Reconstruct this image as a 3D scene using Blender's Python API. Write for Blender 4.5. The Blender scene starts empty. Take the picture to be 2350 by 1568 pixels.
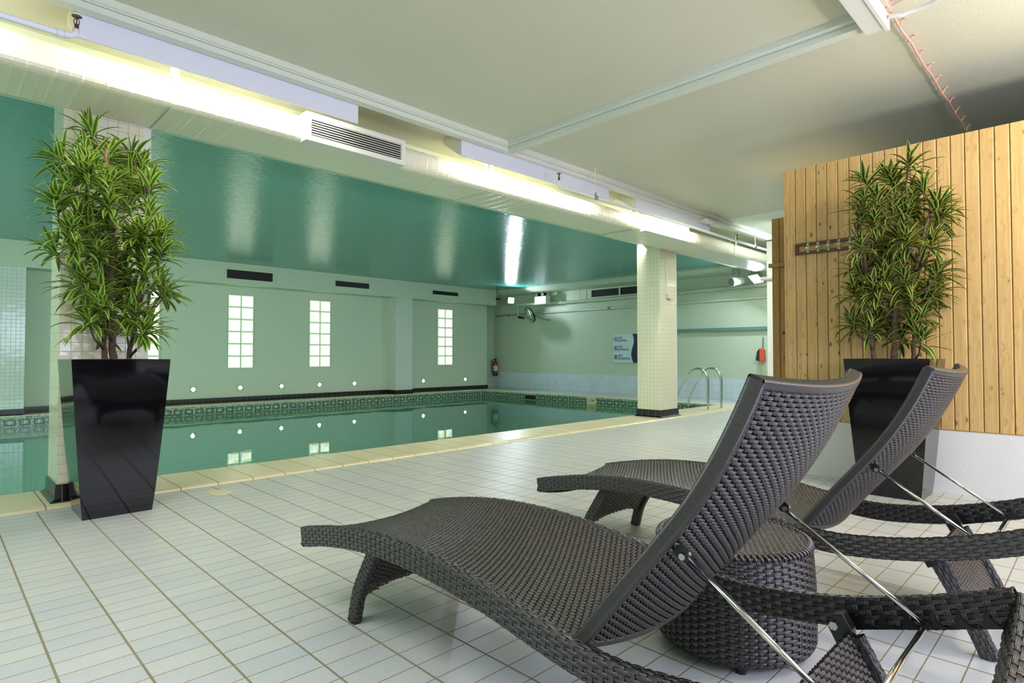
import bpy, math, random
import numpy as np
from mathutils import Vector, Matrix
random.seed(11); np.random.seed(11)
C = bpy.context.scene.collection
SC = bpy.context.scene
pi = math.pi
# ---------------------------------------------------------------- camera
cam_d = bpy.data.cameras.new('camera'); cam = bpy.data.objects.new('camera', cam_d); C.objects.link(cam)
cam_d.sensor_width = 36.0; cam_d.lens = 36.0*1355.0/2350.0; cam_d.clip_start = 0.05; cam_d.clip_end = 100
yaw = math.radians(45.316); pit = math.radians(1.32)
Fv = Vector((math.cos(yaw)*math.cos(pit), math.sin(yaw)*math.cos(pit), math.sin(pit)))
cam.location = (0, 0, 1.2); cam.rotation_euler = Fv.to_track_quat('-Z', 'Y').to_euler()
SC.camera = cam
# ---------------------------------------------------------------- world, exposure
w = bpy.data.worlds.new('world'); SC.world = w; w.use_nodes = True
w.node_tree.nodes['Background'].inputs[0].default_value = (0.85, 0.93, 1.0, 1); w.node_tree.nodes['Background'].inputs[1].default_value = 0.25
SC.view_settings.view_transform = 'Standard'; SC.view_settings.look = 'None'
SC.view_settings.exposure = 0.8; SC.view_settings.gamma = 1.0; SC.view_settings.use_curve_mapping = False
# ---------------------------------------------------------------- lights of the room (area lights, several added as fill without a fixture)
def area(name, loc, direction, sx, sy, power, col, spread=180):
    l = bpy.data.lights.new(name, 'AREA'); l.shape = 'RECTANGLE'; l.size = sx; l.size_y = sy; l.energy = power; l.color = col
    l.spread = math.radians(spread)
    o = bpy.data.objects.new(name, l); C.objects.link(o); o.location = loc
    o.rotation_euler = Vector(direction).to_track_quat('-Z', 'Y').to_euler(); return o
area('fill_lounge_ceiling', (-0.8, 2.2, 3.62), (0, 0, -1), 1.6, 1.6, 54, (0.97, 0.99, 1.0))  # added fill from above the lounge, no fixture built
area('fill_back_blue', (2.5, -2.9, 2.15), (0.1, 1, -0.05), 4.5, 1.7, 150, (0.68, 0.70, 1.0))  # added bluish light from behind, source unseen, no window built
area('light_warm_spot', (4.3, -1.3, 3.55), (0.62, 0.35, -0.8), 0.35, 0.35, 45, (1.0, 0.84, 0.62))
area('light_deck_far', (8.6, 3.2, 3.62), (0, 0, -1), 1.2, 1.2, 55, (0.93, 1.0, 0.93))
area('fill_left_side', (-3.8, -0.8, 1.9), (1, 0.35, 0), 3.0, 1.8, 32, (0.92, 0.97, 1.0))  # added side fill, the left wall has no window
area('fill_pool_left', (-3.8, 11, 2.2), (1, 0, -0.1), 6, 1.6, 110, (0.85, 1.0, 0.9))  # added soft fill for the dim pool side
area('fill_pool_beam', (6.5, 6.60, 3.30), (0.1, 1, -0.9), 8, 0.2, 45, (0.97, 1.0, 0.9), 130)  # added fill below the beam, no fitting hangs there
area('fill_underwater_near', (5, 6.66, -0.6), (0, 1, -0.35), 14, 0.5, 110, (0.85, 1.0, 0.97), 130)  # added fill inside the basin to brighten water and ceiling, no lamps built
area('fill_underwater_left', (-3.9, 11, -0.6), (1, 0, -0.3), 7, 0.5, 40, (0.85, 1.0, 0.97), 130)  # same added basin fill, from the left end
area('light_duct_left', (-0.5, 5.03, 3.5), (0.0, 1, -0.55), 1.5, 0.06, 9, (1, .97, .84))
area('light_uplighter', (5.0, -1.3, 1.9), (-0.05, 0.15, 1), 0.5, 0.5, 46, (1.0, 0.95, 0.86))
area('light_hall_wall', (11.5, 3.4, 3.5), (0.7, 0.5, -0.3), 1.0, 0.4, 40, (0.9, 1.0, 0.95))
# ---------------------------------------------------------------- helpers
def lin(c): c /= 255.0; return c/12.92 if c <= 0.04045 else ((c+0.055)/1.055)**2.4
def rgb(r, g, b): return (lin(r), lin(g), lin(b), 1)
def tag(o, label=None, cat=None, group=None, kind=None):
    if label: o['label'] = label
    if cat: o['category'] = cat
    if group: o['group'] = group
    if kind: o['kind'] = kind
    return o
def empty(name, loc=(0, 0, 0), **k):
    o = bpy.data.objects.new(name, None); C.objects.link(o); o.location = loc; o.empty_display_size = .1
    return tag(o, **k)
class MB:
    def __init__(s): s.v = []; s.f = []; s.m = []; s.uv = []
    def quad(s, a, b, c, d, mi=0):
        n = len(s.v); s.v += [tuple(a), tuple(b), tuple(c), tuple(d)]; s.f.append((n, n+1, n+2, n+3)); s.m.append(mi)
    def box(s, x0, y0, z0, x1, y1, z1, mi=0, M=None):
        n = len(s.v)
        P = [(x0,y0,z0),(x1,y0,z0),(x1,y1,z0),(x0,y1,z0),(x0,y0,z1),(x1,y0,z1),(x1,y1,z1),(x0,y1,z1)]
        if M is not None: P = [tuple(M @ Vector(p)) for p in P]
        s.v += P
        for f in ((0,3,2,1),(4,5,6,7),(0,1,5,4),(1,2,6,5),(2,3,7,6),(3,0,4,7)): s.f.append(tuple(n+i for i in f)); s.m.append(mi)
        return s
    def prism(s, prof, axis, a0, a1, mi=0):
        # prof: list of 2D points in the two other axes (cyclic order), extruded along axis
        n = len(s.v); k = len(prof)
        for a in (a0, a1):
            for p, q in prof:
                s.v.append({0: (a, p, q), 1: (p, a, q), 2: (p, q, a)}[axis])
        s.f.append(tuple(range(n, n+k))[::-1]); s.m.append(mi)
        s.f.append(tuple(range(n+k, n+2*k))); s.m.append(mi)
        for i in range(k):
            j = (i+1) % k; s.f.append((n+i, n+j, n+k+j, n+k+i)); s.m.append(mi)
        return s
    def tube(s, path, r, seg=12, mi=0, cap=True):
        P = [Vector(p) for p in path]; n0 = len(s.v); rr = r if hasattr(r, '__len__') else [r]*len(P)
        t = (P[1]-P[0]).normalized(); up = Vector((0,0,1)) if abs(t.z) < .9 else Vector((1,0,0))
        a = t.cross(up).normalized()
        for i, p in enumerate(P):
            t = ((P[min(i+1, len(P)-1)]-P[max(i-1, 0)])).normalized()
            a = (a - t*a.dot(t)).normalized(); b = t.cross(a)
            for k in range(seg):
                th = 2*pi*k/seg; s.v.append(tuple(p + (a*math.cos(th)+b*math.sin(th))*rr[i]))
        for i in range(len(P)-1):
            for k in range(seg):
                k2 = (k+1) % seg; q = n0+i*seg
                s.f.append((q+k, q+k2, q+seg+k2, q+seg+k)); s.m.append(mi)
        if cap:
            s.f.append(tuple(n0+k for k in range(seg))[::-1]); s.m.append(mi)
            q = n0+(len(P)-1)*seg; s.f.append(tuple(q+k for k in range(seg))); s.m.append(mi)
        return s
    def lathe(s, prof, seg=32, M=None, mi=0):
        n = len(s.v); k = len(prof)
        for i in range(seg):
            th = 2*pi*i/seg
            for r, z in prof:
                p = Vector((r*math.cos(th), r*math.sin(th), z)); s.v.append(tuple(M @ p) if M is not None else tuple(p))
        for i in range(seg):
            j = (i+1) % seg
            for a in range(k-1):
                s.f.append((n+i*k+a, n+j*k+a, n+j*k+a+1, n+i*k+a+1)); s.m.append(mi)
        return s
    def sphere(s, c, r, seg=12, mi=0, sc=(1,1,1)):
        prof = [(max(1e-5, r*math.sin(pi*i/8)), -r*math.cos(pi*i/8)) for i in range(9)]
        M = Matrix.Translation(c) @ Matrix.Diagonal((sc[0], sc[1], sc[2], 1)); return s.lathe(prof, seg, M, mi)
    def build(s, name, mats, parent=None, smooth=False, bevel=0, **k):
        me = bpy.data.meshes.new(name); me.from_pydata(s.v, [], s.f)
        if not isinstance(mats, (list, tuple)): mats = [mats]
        for m in mats: me.materials.append(m)
        me.polygons.foreach_set('material_index', s.m)
        if smooth: me.polygons.foreach_set('use_smooth', [True]*len(s.f))
        me.update(); me.validate()
        o = bpy.data.objects.new(name, me); C.objects.link(o)
        if parent is not None: o.parent = parent; o.matrix_parent_inverse = Matrix.Translation(-parent.location)
        if bevel:
            b = o.modifiers.new('bevel', 'BEVEL'); b.width = bevel; b.segments = 2; b.limit_method = 'ANGLE'; b.angle_limit = math.radians(40)
        if smooth and len(s.v) < 60000:
            pass
        return tag(o, **k)
def copy_tree(o, dx, parent=None):
    c = o.copy(); C.objects.link(c)
    if parent is None: c.location = Vector(o.location)+Vector(dx)
    else: c.parent = parent; c.matrix_parent_inverse = o.matrix_parent_inverse.copy()
    for ch in [q for q in bpy.data.objects if q.parent == o]: copy_tree(ch, dx, c)
    return c
# ---------------------------------------------------------------- materials
def newmat(name):
    m = bpy.data.materials.new(name); m.use_nodes = True; nt = m.node_tree
    return m, nt, nt.nodes['Principled BSDF']
def N(nt, t, **k):
    n = nt.nodes.new(t)
    for a, b in k.items(): setattr(n, a, b)
    return n
def L(nt, a, b): nt.links.new(a, b)
def math_(nt, op, a, b=None, c=None, clamp=False):
    n = N(nt, 'ShaderNodeMath', operation=op); n.use_clamp = clamp
    for i, x in enumerate((a, b, c)):
        if x is None: continue
        if isinstance(x, (int, float)): n.inputs[i].default_value = x
        else: L(nt, x, n.inputs[i])
    return n.outputs[0]
def mixc(nt, f, a, b):
    n = N(nt, 'ShaderNodeMix', data_type='RGBA')
    for k, x in ((0, f), (6, a), (7, b)):
        if isinstance(x, (int, float)): n.inputs[k].default_value = x
        elif isinstance(x, tuple): n.inputs[k].default_value = x
        else: L(nt, x, n.inputs[k])
    return n.outputs[2]
def plain(name, col, rough=.5, metal=0, spec=.5, bump=0, bscale=60, coat=0, vary=0, vscale=3):
    m, nt, b = newmat(name)
    b.inputs['Base Color'].default_value = col; b.inputs['Roughness'].default_value = rough
    b.inputs['Metallic'].default_value = metal; b.inputs['Specular IOR Level'].default_value = spec
    b.inputs['Coat Weight'].default_value = coat
    g = N(nt, 'ShaderNodeNewGeometry')
    if bump:
        t = N(nt, 'ShaderNodeTexNoise'); t.inputs['Scale'].default_value = bscale; t.inputs['Detail'].default_value = 3
        L(nt, g.outputs['Position'], t.inputs['Vector'])
        bp = N(nt, 'ShaderNodeBump'); bp.inputs['Strength'].default_value = bump; bp.inputs['Distance'].default_value = .01
        L(nt, t.outputs[0], bp.inputs['Height']); L(nt, bp.outputs[0], b.inputs['Normal'])
    if vary:
        t = N(nt, 'ShaderNodeTexNoise'); t.inputs['Scale'].default_value = vscale; t.inputs['Detail'].default_value = 5
        L(nt, g.outputs['Position'], t.inputs['Vector'])
        c2 = tuple(x*(1-vary) for x in col[:3])+(1,)
        L(nt, mixc(nt, t.outputs[0], c2, col), b.inputs['Base Color'])
    return m
def emis(name, col, strength):
    m, nt, b = newmat(name); b.inputs['Base Color'].default_value = (0.8, .8, .8, 1)
    b.inputs['Emission Color'].default_value = col; b.inputs['Emission Strength'].default_value = strength; return m
def tilemat(name, col, grout, size, off=(0, 0, 0), gw=.004, rough=.2, vary=.06, bump=.4, col2=None, ribs=0, wav=0, spec=.5, streak=0):
    """square grid of tiles laid from world position; lines of an axis only on faces that do not look along it"""
    m, nt, b = newmat(name)
    g = N(nt, 'ShaderNodeNewGeometry'); sp = N(nt, 'ShaderNodeSeparateXYZ'); L(nt, g.outputs['Position'], sp.inputs[0])
    sn = N(nt, 'ShaderNodeSeparateXYZ'); L(nt, g.outputs['True Normal'], sn.inputs[0])
    mask = None; cells = []
    for i in range(3):
        if not size[i]: cells.append(0.0); continue
        t = math_(nt, 'DIVIDE', math_(nt, 'SUBTRACT', sp.outputs[i], off[i]), size[i])
        fr = math_(nt, 'FRACT', t); cells.append(math_(nt, 'FLOOR', t))
        d = math_(nt, 'ABSOLUTE', math_(nt, 'SUBTRACT', fr, .5))
        gi = gw[i] if isinstance(gw, tuple) else gw
        mm = N(nt, 'ShaderNodeMapRange'); mm.interpolation_type = 'SMOOTHSTEP'
        mm.inputs[1].default_value = .5-gi/size[i]*.75; mm.inputs[2].default_value = .5-gi/size[i]*.35; L(nt, d, mm.inputs[0])
        on = math_(nt, 'LESS_THAN', math_(nt, 'ABSOLUTE', sn.outputs[i]), .6)
        x = math_(nt, 'MULTIPLY', mm.outputs[0], on)
        mask = x if mask is None else math_(nt, 'MAXIMUM', mask, x)
    cb = N(nt, 'ShaderNodeCombineXYZ')
    for i in range(3):
        if isinstance(cells[i], float): continue
        L(nt, cells[i], cb.inputs[i])
    wn = N(nt, 'ShaderNodeTexWhiteNoise'); L(nt, cb.outputs[0], wn.inputs[0])
    c2 = col2 or tuple(x*(1-vary*2) for x in col[:3])+(1,)
    tc = mixc(nt, wn.outputs[0], col, c2)
    ns = N(nt, 'ShaderNodeTexNoise'); ns.inputs['Scale'].default_value = 6; ns.inputs['Detail'].default_value = 4; L(nt, g.outputs['Position'], ns.inputs['Vector'])
    tc = mixc(nt, math_(nt, 'MULTIPLY', ns.outputs[0], vary*3, clamp=True), tc, tuple(x*.8 for x in col[:3])+(1,))
    if streak:
        mp = N(nt, 'ShaderNodeMapping'); mp.inputs['Scale'].default_value = (1.5, 30, 1); L(nt, g.outputs['Position'], mp.inputs[0])
        n3 = N(nt, 'ShaderNodeTexNoise'); n3.inputs['Scale'].default_value = 1; L(nt, mp.outputs[0], n3.inputs['Vector'])
        tc = mixc(nt, math_(nt, 'MULTIPLY', n3.outputs[0], streak, clamp=True), tc, tuple(x*.72 for x in col[:3])+(1,))
    n2 = N(nt, 'ShaderNodeTexNoise'); n2.inputs['Scale'].default_value = 1.7; L(nt, g.outputs['Position'], n2.inputs['Vector'])
    g2 = mixc(nt, n2.outputs[0], grout, tuple(x*.6 for x in grout[:3])+(1,)) 
    L(nt, mixc(nt, mask, tc, g2), b.inputs['Base Color'])
    rr = N(nt, 'ShaderNodeMapRange'); L(nt, mask, rr.inputs[0]); rr.inputs[3].default_value = rough; rr.inputs[4].default_value = .8
    L(nt, rr.outputs[0], b.inputs['Roughness']); b.inputs['Specular IOR Level'].default_value = spec
    h = math_(nt, 'MULTIPLY', mask, -1.0)
    if ribs:
        wv = math_(nt, 'SINE', math_(nt, 'MULTIPLY', sp.outputs[0], 2*pi/ribs)); h = math_(nt, 'ADD', h, math_(nt, 'MULTIPLY', wv, .12))
    if wav:
        n4 = N(nt, 'ShaderNodeTexNoise'); n4.inputs['Scale'].default_value = 9; L(nt, g.outputs['Position'], n4.inputs['Vector'])
        h = math_(nt, 'ADD', h, math_(nt, 'MULTIPLY', n4.outputs[0], wav))
    bp = N(nt, 'ShaderNodeBump'); bp.inputs['Strength'].default_value = bump; bp.inputs['Distance'].default_value = .004
    L(nt, h, bp.inputs['Height']); L(nt, bp.outputs[0], b.inputs['Normal'])
    return m
def woodmat(name, col, dark, board=.1, axis=1, off=0.0, knots=True):
    m, nt, b = newmat(name)
    g = N(nt, 'ShaderNodeNewGeometry'); sp = N(nt, 'ShaderNodeSeparateXYZ'); L(nt, g.outputs['Position'], sp.inputs[0])
    t = math_(nt, 'DIVIDE', math_(nt, 'SUBTRACT', sp.outputs[axis], off), board); cell = math_(nt, 'FLOOR', t)
    wn = N(nt, 'ShaderNodeTexWhiteNoise', noise_dimensions='1D'); L(nt, cell, wn.inputs['W'])
    cb = N(nt, 'ShaderNodeCombineXYZ'); L(nt, math_(nt, 'MULTIPLY', sp.outputs[axis], 1.0), cb.inputs[0])
    L(nt, math_(nt, 'MULTIPLY', wn.outputs[0], 37.0), cb.inputs[1]); L(nt, sp.outputs[2], cb.inputs[2])
    # knots: sparse voronoi cells
    mp = N(nt, 'ShaderNodeMapping'); mp.inputs['Scale'].default_value = (17, 1, 8.5); L(nt, cb.outputs[0], mp.inputs[0])
    vo = N(nt, 'ShaderNodeTexVoronoi'); vo.inputs['Scale'].default_value = 1.0; L(nt, mp.outputs[0], vo.inputs['Vector'])
    vs = N(nt, 'ShaderNodeSeparateColor'); L(nt, vo.outputs['Color'], vs.inputs[0])
    kn = math_(nt, 'MULTIPLY', math_(nt, 'GREATER_THAN', vs.outputs[0], .22), math_(nt, 'SUBTRACT', 1, math_(nt, 'DIVIDE', vo.outputs['Distance'], math_(nt, 'ADD', .07, math_(nt, 'MULTIPLY', math_(nt, 'POWER', vs.outputs[1], 3.0), .22))), clamp=True))
    halo = math_(nt, 'SUBTRACT', 1, math_(nt, 'DIVIDE', vo.outputs['Distance'], .5), clamp=True)
    # grain stretched along z, pulled around the knots
    mg = N(nt, 'ShaderNodeMapping'); mg.inputs['Scale'].default_value = (70, 1, 2.0); L(nt, cb.outputs[0], mg.inputs[0])
    ad = N(nt, 'ShaderNodeVectorMath', operation='ADD'); L(nt, mg.outputs[0], ad.inputs[0])
    c3 = N(nt, 'ShaderNodeCombineXYZ'); L(nt, math_(nt, 'MULTIPLY', halo, 3.0), c3.inputs[0]); L(nt, c3.outputs[0], ad.inputs[1])
    no = N(nt, 'ShaderNodeTexNoise'); no.inputs['Scale'].default_value = .8; no.inputs['Detail'].default_value = 5; L(nt, ad.outputs[0], no.inputs['Vector'])
    gr = N(nt, 'ShaderNodeMapRange'); L(nt, no.outputs[0], gr.inputs[0]); gr.inputs[1].default_value = .35; gr.inputs[2].default_value = .75
    c = mixc(nt, math_(nt, 'MULTIPLY', gr.outputs[0], .6), col, dark)
    c = mixc(nt, math_(nt, 'MULTIPLY', wn.outputs[0], .35), c, tuple(x*.72 for x in col[:3])+(1,))
    c = mixc(nt, math_(nt, 'MULTIPLY', math_(nt, 'MULTIPLY', halo, halo), .42 if knots else 0), c, dark)
    if knots: c = mixc(nt, math_(nt, 'POWER', kn, .5), c, rgb(62, 36, 14))
    L(nt, c, b.inputs['Base Color']); b.inputs['Roughness'].default_value = .42; b.inputs['Specular IOR Level'].default_value = .4
    bp = N(nt, 'ShaderNodeBump'); bp.inputs['Strength'].default_value = .12; bp.inputs['Distance'].default_value = .003
    L(nt, no.outputs[0], bp.inputs['Height']); L(nt, bp.outputs[0], b.inputs['Normal'])
    return m
M = {}
M['wall'] = plain('painted_plaster', rgb(194, 205, 181), .45, bump=.15, bscale=25, vary=.06, vscale=1.5)
M['white'] = plain('white_paint', rgb(225, 226, 220), .45, bump=.05)
M['whiteg'] = plain('white_gloss_board', rgb(212, 214, 214), .25)
M['valance'] = plain('white_laminate', rgb(222, 224, 238), .5)
M['ceil'] = plain('cream_ceiling_paint', rgb(214, 213, 194), .5, bump=.25, bscale=90, vary=.05, vscale=2)
M['ceil2'] = plain('white_ceiling_paint', rgb(235, 238, 228), .5, bump=.2, bscale=60)
M['trim'] = plain('pale_trim_paint', rgb(216, 222, 210), .4)
def teal():
    m, nt, b = newmat('gloss_teal_paint'); b.inputs['Base Color'].default_value = rgb(80, 152, 142)
    b.inputs['Roughness'].default_value = .19; b.inputs['Specular IOR Level'].default_value = .85
    g = N(nt, 'ShaderNodeNewGeometry'); t = N(nt, 'ShaderNodeTexNoise'); t.inputs['Scale'].default_value = 22; t.inputs['Detail'].default_value = 4
    mp = N(nt, 'ShaderNodeMapping'); mp.inputs['Scale'].default_value = (.6, 1.4, 1); L(nt, g.outputs['Position'], mp.inputs[0]); L(nt, mp.outputs[0], t.inputs['Vector'])
    bp = N(nt, 'ShaderNodeBump'); bp.inputs['Strength'].default_value = .55; bp.inputs['Distance'].default_value = .012
    L(nt, t.outputs[0], bp.inputs['Height']); L(nt, bp.outputs[0], b.inputs['Normal']); return m
M['teal'] = teal()
M['duct'] = plain('white_duct_paint', rgb(228, 226, 205), .32, bump=.1, bscale=30)
M['floor'] = tilemat('deck_tiles', rgb(206, 208, 202), rgb(150, 142, 108), (.25, .125, 0), (.361, .027, 0), gw=(.008, .0045, .004), rough=.3, vary=.05, bump=.5, ribs=.0075, streak=.35, col2=rgb(192, 198, 200))
M['coltile'] = tilemat('cream_column_tiles', rgb(232, 230, 206), rgb(222, 219, 192), (.0755, .0755, .0755), (.75, .0265, .02), gw=.004, rough=.1, vary=.02, bump=.6, wav=1.2)
M['piltile'] = tilemat('pale_wall_tiles', rgb(208, 214, 204), rgb(188, 196, 184), (.0755, .0755, .0755), (.03, .0, .02), gw=.004, rough=.12, vary=.02, bump=.6, wav=1.0)
M['endtile'] = tilemat('white_wall_tiles', rgb(206, 220, 226), rgb(176, 190, 196), (.19, .19, .19), (.0, .0, .005), gw=.004, rough=.2, vary=.04, bump=.4)
M['skirt'] = tilemat('black_skirting_tiles', rgb(20, 18, 17), rgb(110, 105, 90), (.15, .15, 0), (.78, .03, 0), gw=.006, rough=.25, vary=.1, bump=.4)
M['coping'] = tilemat('cream_coping_tiles', rgb(226, 217, 178), rgb(120, 105, 70), (.315, 0, 0), (.354, 0, 0), gw=.006, rough=.35, vary=.06, bump=.5, streak=.3)
M['basin'] = tilemat('teal_basin_tiles', rgb(150, 205, 188), rgb(120, 175, 160), (.1, .1, .1), gw=.004, rough=.4, vary=.04)
M['grout'] = plain('mosaic_grout', rgb(165, 180, 150), .7)
M['mo1'] = plain('mosaic_green', rgb(96, 138, 118), .15); M['mo2'] = plain('mosaic_pale', rgb(150, 176, 146), .15)
M['mo3'] = plain('mosaic_teal', rgb(50, 92, 92), .15); M['mo4'] = plain('mosaic_black', rgb(26, 18, 18), .15); M['mo5'] = plain('mosaic_cream', rgb(190, 196, 160), .15)
M['black'] = plain('black_plastic', rgb(16, 16, 17), .35); M['dark'] = plain('dark_void', rgb(12, 12, 12), .7)
M['chrome'] = plain('polished_steel', rgb(205, 205, 200), .12, metal=1)
M['steel'] = plain('brushed_steel', rgb(190, 192, 185), .22, metal=1)
M['zinc'] = plain('galvanised_bolt', rgb(180, 188, 180), .3, metal=1)
M['grey'] = plain('grey_metal', rgb(120, 125, 115), .5)
M['slat'] = plain('white_metal', rgb(225, 226, 215), .35)
M['copper'] = plain('old_copper', rgb(220, 168, 152), .4); M['brass'] = plain('tarnished_brass', rgb(86, 58, 36), .45, metal=.6)
M['pine'] = woodmat('pine_boards', rgb(208, 176, 116), rgb(158, 116, 60), .1, 1, .05)
M['pine2'] = woodmat('pine_boards_darker', rgb(168, 132, 74), rgb(124, 86, 40), .1, 1, .02)  # darker pine tone for cubicle, cabin body and kick edge
M['walnut'] = plain('dark_stained_wood', rgb(92, 58, 30), .4, vary=.3, vscale=20)
M['red'] = plain('red_enamel', rgb(150, 30, 22), .3); M['orange'] = plain('orange_nylon', rgb(214, 84, 50), .6); M['paper'] = plain('white_label', rgb(205, 205, 200), .6)
M['sign'] = plain('pale_sign_board', rgb(196, 214, 222), .3); M['ink'] = plain('navy_ink', rgb(28, 34, 58), .4)
M['bark'] = plain('brown_bark', rgb(112, 92, 72), .8, bump=.8, bscale=70, vary=.4, vscale=25)
M['soil'] = plain('potting_soil', rgb(40, 30, 22), .9, bump=1, bscale=80)
M['tubeglow'] = emis('fluorescent_glow', rgb(255, 246, 222), 52)
M['spotglow'] = emis('spot_glow', rgb(235, 245, 255), 9)
M['floodglow'] = emis('flood_glow', rgb(225, 238, 255), 300); M['floodglow2'] = emis('flood_glow_wide', rgb(225, 238, 255), 170)
def mirror():
    m, nt, b = newmat('mirror_glass'); b.inputs['Base Color'].default_value = (.8, .82, .82, 1); b.inputs['Metallic'].default_value = 1; b.inputs['Roughness'].default_value = .03; return m
M['mirror'] = mirror()
def glassblock():
    m, nt, b = newmat('glass_block'); g = N(nt, 'ShaderNodeNewGeometry')
    t = N(nt, 'ShaderNodeTexNoise'); t.inputs['Scale'].default_value = 7; t.inputs['Detail'].default_value = 3; L(nt, g.outputs['Position'], t.inputs['Vector'])
    v = N(nt, 'ShaderNodeMapRange'); L(nt, t.outputs[0], v.inputs[0]); v.inputs[1].default_value = .3; v.inputs[2].default_value = .7; v.inputs[3].default_value = .8; v.inputs[4].default_value = 1.6
    b.inputs['Base Color'].default_value = rgb(200, 215, 190); b.inputs['Roughness'].default_value = .1
    b.inputs['Emission Color'].default_value = rgb(236, 246, 212); L(nt, v.outputs[0], b.inputs['Emission Strength'])
    bp = N(nt, 'ShaderNodeBump'); bp.inputs['Strength'].default_value = .3; L(nt, t.outputs[0], bp.inputs['Height']); L(nt, bp.outputs[0], b.inputs['Normal']); return m
M['block'] = glassblock()
M['blockedge'] = plain('glass_block_joint', rgb(130, 165, 115), .3)
def water():
    m, nt, b = newmat('pool_water'); nt.nodes.remove(b); out = nt.nodes['Material Output']
    g = N(nt, 'ShaderNodeNewGeometry'); mp = N(nt, 'ShaderNodeMapping'); mp.inputs['Scale'].default_value = (1.2, 1.2, 1); L(nt, g.outputs['Position'], mp.inputs[0])
    t = N(nt, 'ShaderNodeTexNoise'); t.inputs['Scale'].default_value = 1.6; t.inputs['Detail'].default_value = 2; L(nt, mp.outputs[0], t.inputs['Vector'])
    bp = N(nt, 'ShaderNodeBump'); bp.inputs['Strength'].default_value = .035; bp.inputs['Distance'].default_value = .05; L(nt, t.outputs[0], bp.inputs['Height'])
    tr = N(nt, 'ShaderNodeBsdfTransparent'); tr.inputs[0].default_value = (.62, .90, .80, 1)
    gl = N(nt, 'ShaderNodeBsdfGlossy'); gl.inputs['Roughness'].default_value = .015; L(nt, bp.outputs[0], gl.inputs['Normal'])
    fr = N(nt, 'ShaderNodeFresnel'); fr.inputs[0].default_value = 1.34; L(nt, bp.outputs[0], fr.inputs['Normal'])
    mx = N(nt, 'ShaderNodeMixShader'); L(nt, fr.outputs[0], mx.inputs[0]); L(nt, tr.outputs[0], mx.inputs[1]); L(nt, gl.outputs[0], mx.inputs[2])
    L(nt, mx.outputs[0], out.inputs[0]); return m
M['water'] = water()
def potmat():
    m, nt, b = newmat('black_granite_gloss'); g = N(nt, 'ShaderNodeNewGeometry'); t = N(nt, 'ShaderNodeTexNoise'); t.inputs['Scale'].default_value = 160; L(nt, g.outputs['Position'], t.inputs['Vector'])
    r = N(nt, 'ShaderNodeMapRange'); L(nt, t.outputs[0], r.inputs[0]); r.inputs[1].default_value = .72; r.inputs[2].default_value = .78
    L(nt, mixc(nt, r.outputs[0], rgb(9, 8, 11), rgb(90, 90, 90)), b.inputs['Base Color']); b.inputs['Roughness'].default_value = .06; return m
M['pot'] = potmat()
def leafmat(name, edge, mid):
    m, nt, b = newmat(name); a = N(nt, 'ShaderNodeUVMap'); sp = N(nt, 'ShaderNodeSeparateXYZ'); L(nt, a.outputs[0], sp.inputs[0])
    d = math_(nt, 'ABSOLUTE', math_(nt, 'SUBTRACT', sp.outputs[0], .5))
    r = N(nt, 'ShaderNodeMapRange'); L(nt, d, r.inputs[0]); r.inputs[1].default_value = .16; r.inputs[2].default_value = .42
    oi = math_(nt, 'MULTIPLY', r.outputs[0], sp.outputs[1])
    L(nt, mixc(nt, oi, mid, edge), b.inputs['Base Color']); b.inputs['Roughness'].default_value = .38
    b.inputs['Subsurface Weight'].default_value = 0; b.inputs['Specular IOR Level'].default_value = .5
    tr = N(nt, 'ShaderNodeBsdfTranslucent'); L(nt, mixc(nt, oi, mid, edge), tr.inputs[0]); mx = N(nt, 'ShaderNodeMixShader'); mx.inputs[0].default_value = .25
    L(nt, b.outputs[0], mx.inputs[1]); L(nt, tr.outputs[0], mx.inputs[2]); L(nt, mx.outputs[0], nt.nodes['Material Output'].inputs[0]); return m
M['leaf'] = leafmat('variegated_leaf', rgb(196, 212, 98), rgb(62, 112, 34)); M['leaf2'] = leafmat('variegated_leaf_dark', rgb(196, 200, 96), rgb(26, 68, 26))
def rattan(name, col, lines=4, rough=.34, coat=.22):
    m, nt, b = newmat(name); a = N(nt, 'ShaderNodeUVMap'); sp = N(nt, 'ShaderNodeSeparateXYZ'); L(nt, a.outputs[0], sp.inputs[0])
    h = math_(nt, 'ABSOLUTE', math_(nt, 'SINE', math_(nt, 'MULTIPLY', sp.outputs[1], pi*lines)))
    bp = N(nt, 'ShaderNodeBump'); bp.inputs['Strength'].default_value = .7; bp.inputs['Distance'].default_value = .0012
    L(nt, h, bp.inputs['Height']); L(nt, bp.outputs[0], b.inputs['Normal'])
    b.inputs['Base Color'].default_value = col; b.inputs['Roughness'].default_value = rough; b.inputs['Specular IOR Level'].default_value = 1.0; b.inputs['Coat Weight'].default_value = coat; b.inputs['Coat Roughness'].default_value = .25; return m
M['rattan'] = rattan('brown_rattan', rgb(46, 36, 34), 4, .34)
M['rail'] = rattan('shaded_rattan', rgb(24, 21, 22), 4, .36, .05); M['rattan2'] = rattan('brown_rattan_warp', rgb(22, 19, 20), 3)  # darkened rattan for rails, legs, stool: their shade is put into the colour
M['core'] = plain('rattan_core', rgb(9, 8, 9), .7)
M['wound'] = rattan('wound_rattan', rgb(20, 19, 22), 1, .3, .1)
# structural tag
def S_(mb, name, mat, **k): return mb.build(name, mat, kind='structure', **k)
# ================================================================ THE ROOM
CZ = 3.69       # lounge ceiling
S_(MB().box(-4, -3.2, -.2, 15.2, 5.80, 0), 'floor', M['floor'])
b = MB(); b.box(13.75, 5.80, -.2, 15.2, 16.4, 0); S_(b, 'floor', M['floor'])
S_(MB().box(-4, 15.12, -.2, 13.75, 15.75, 0), 'floor', M['coping'])
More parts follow.
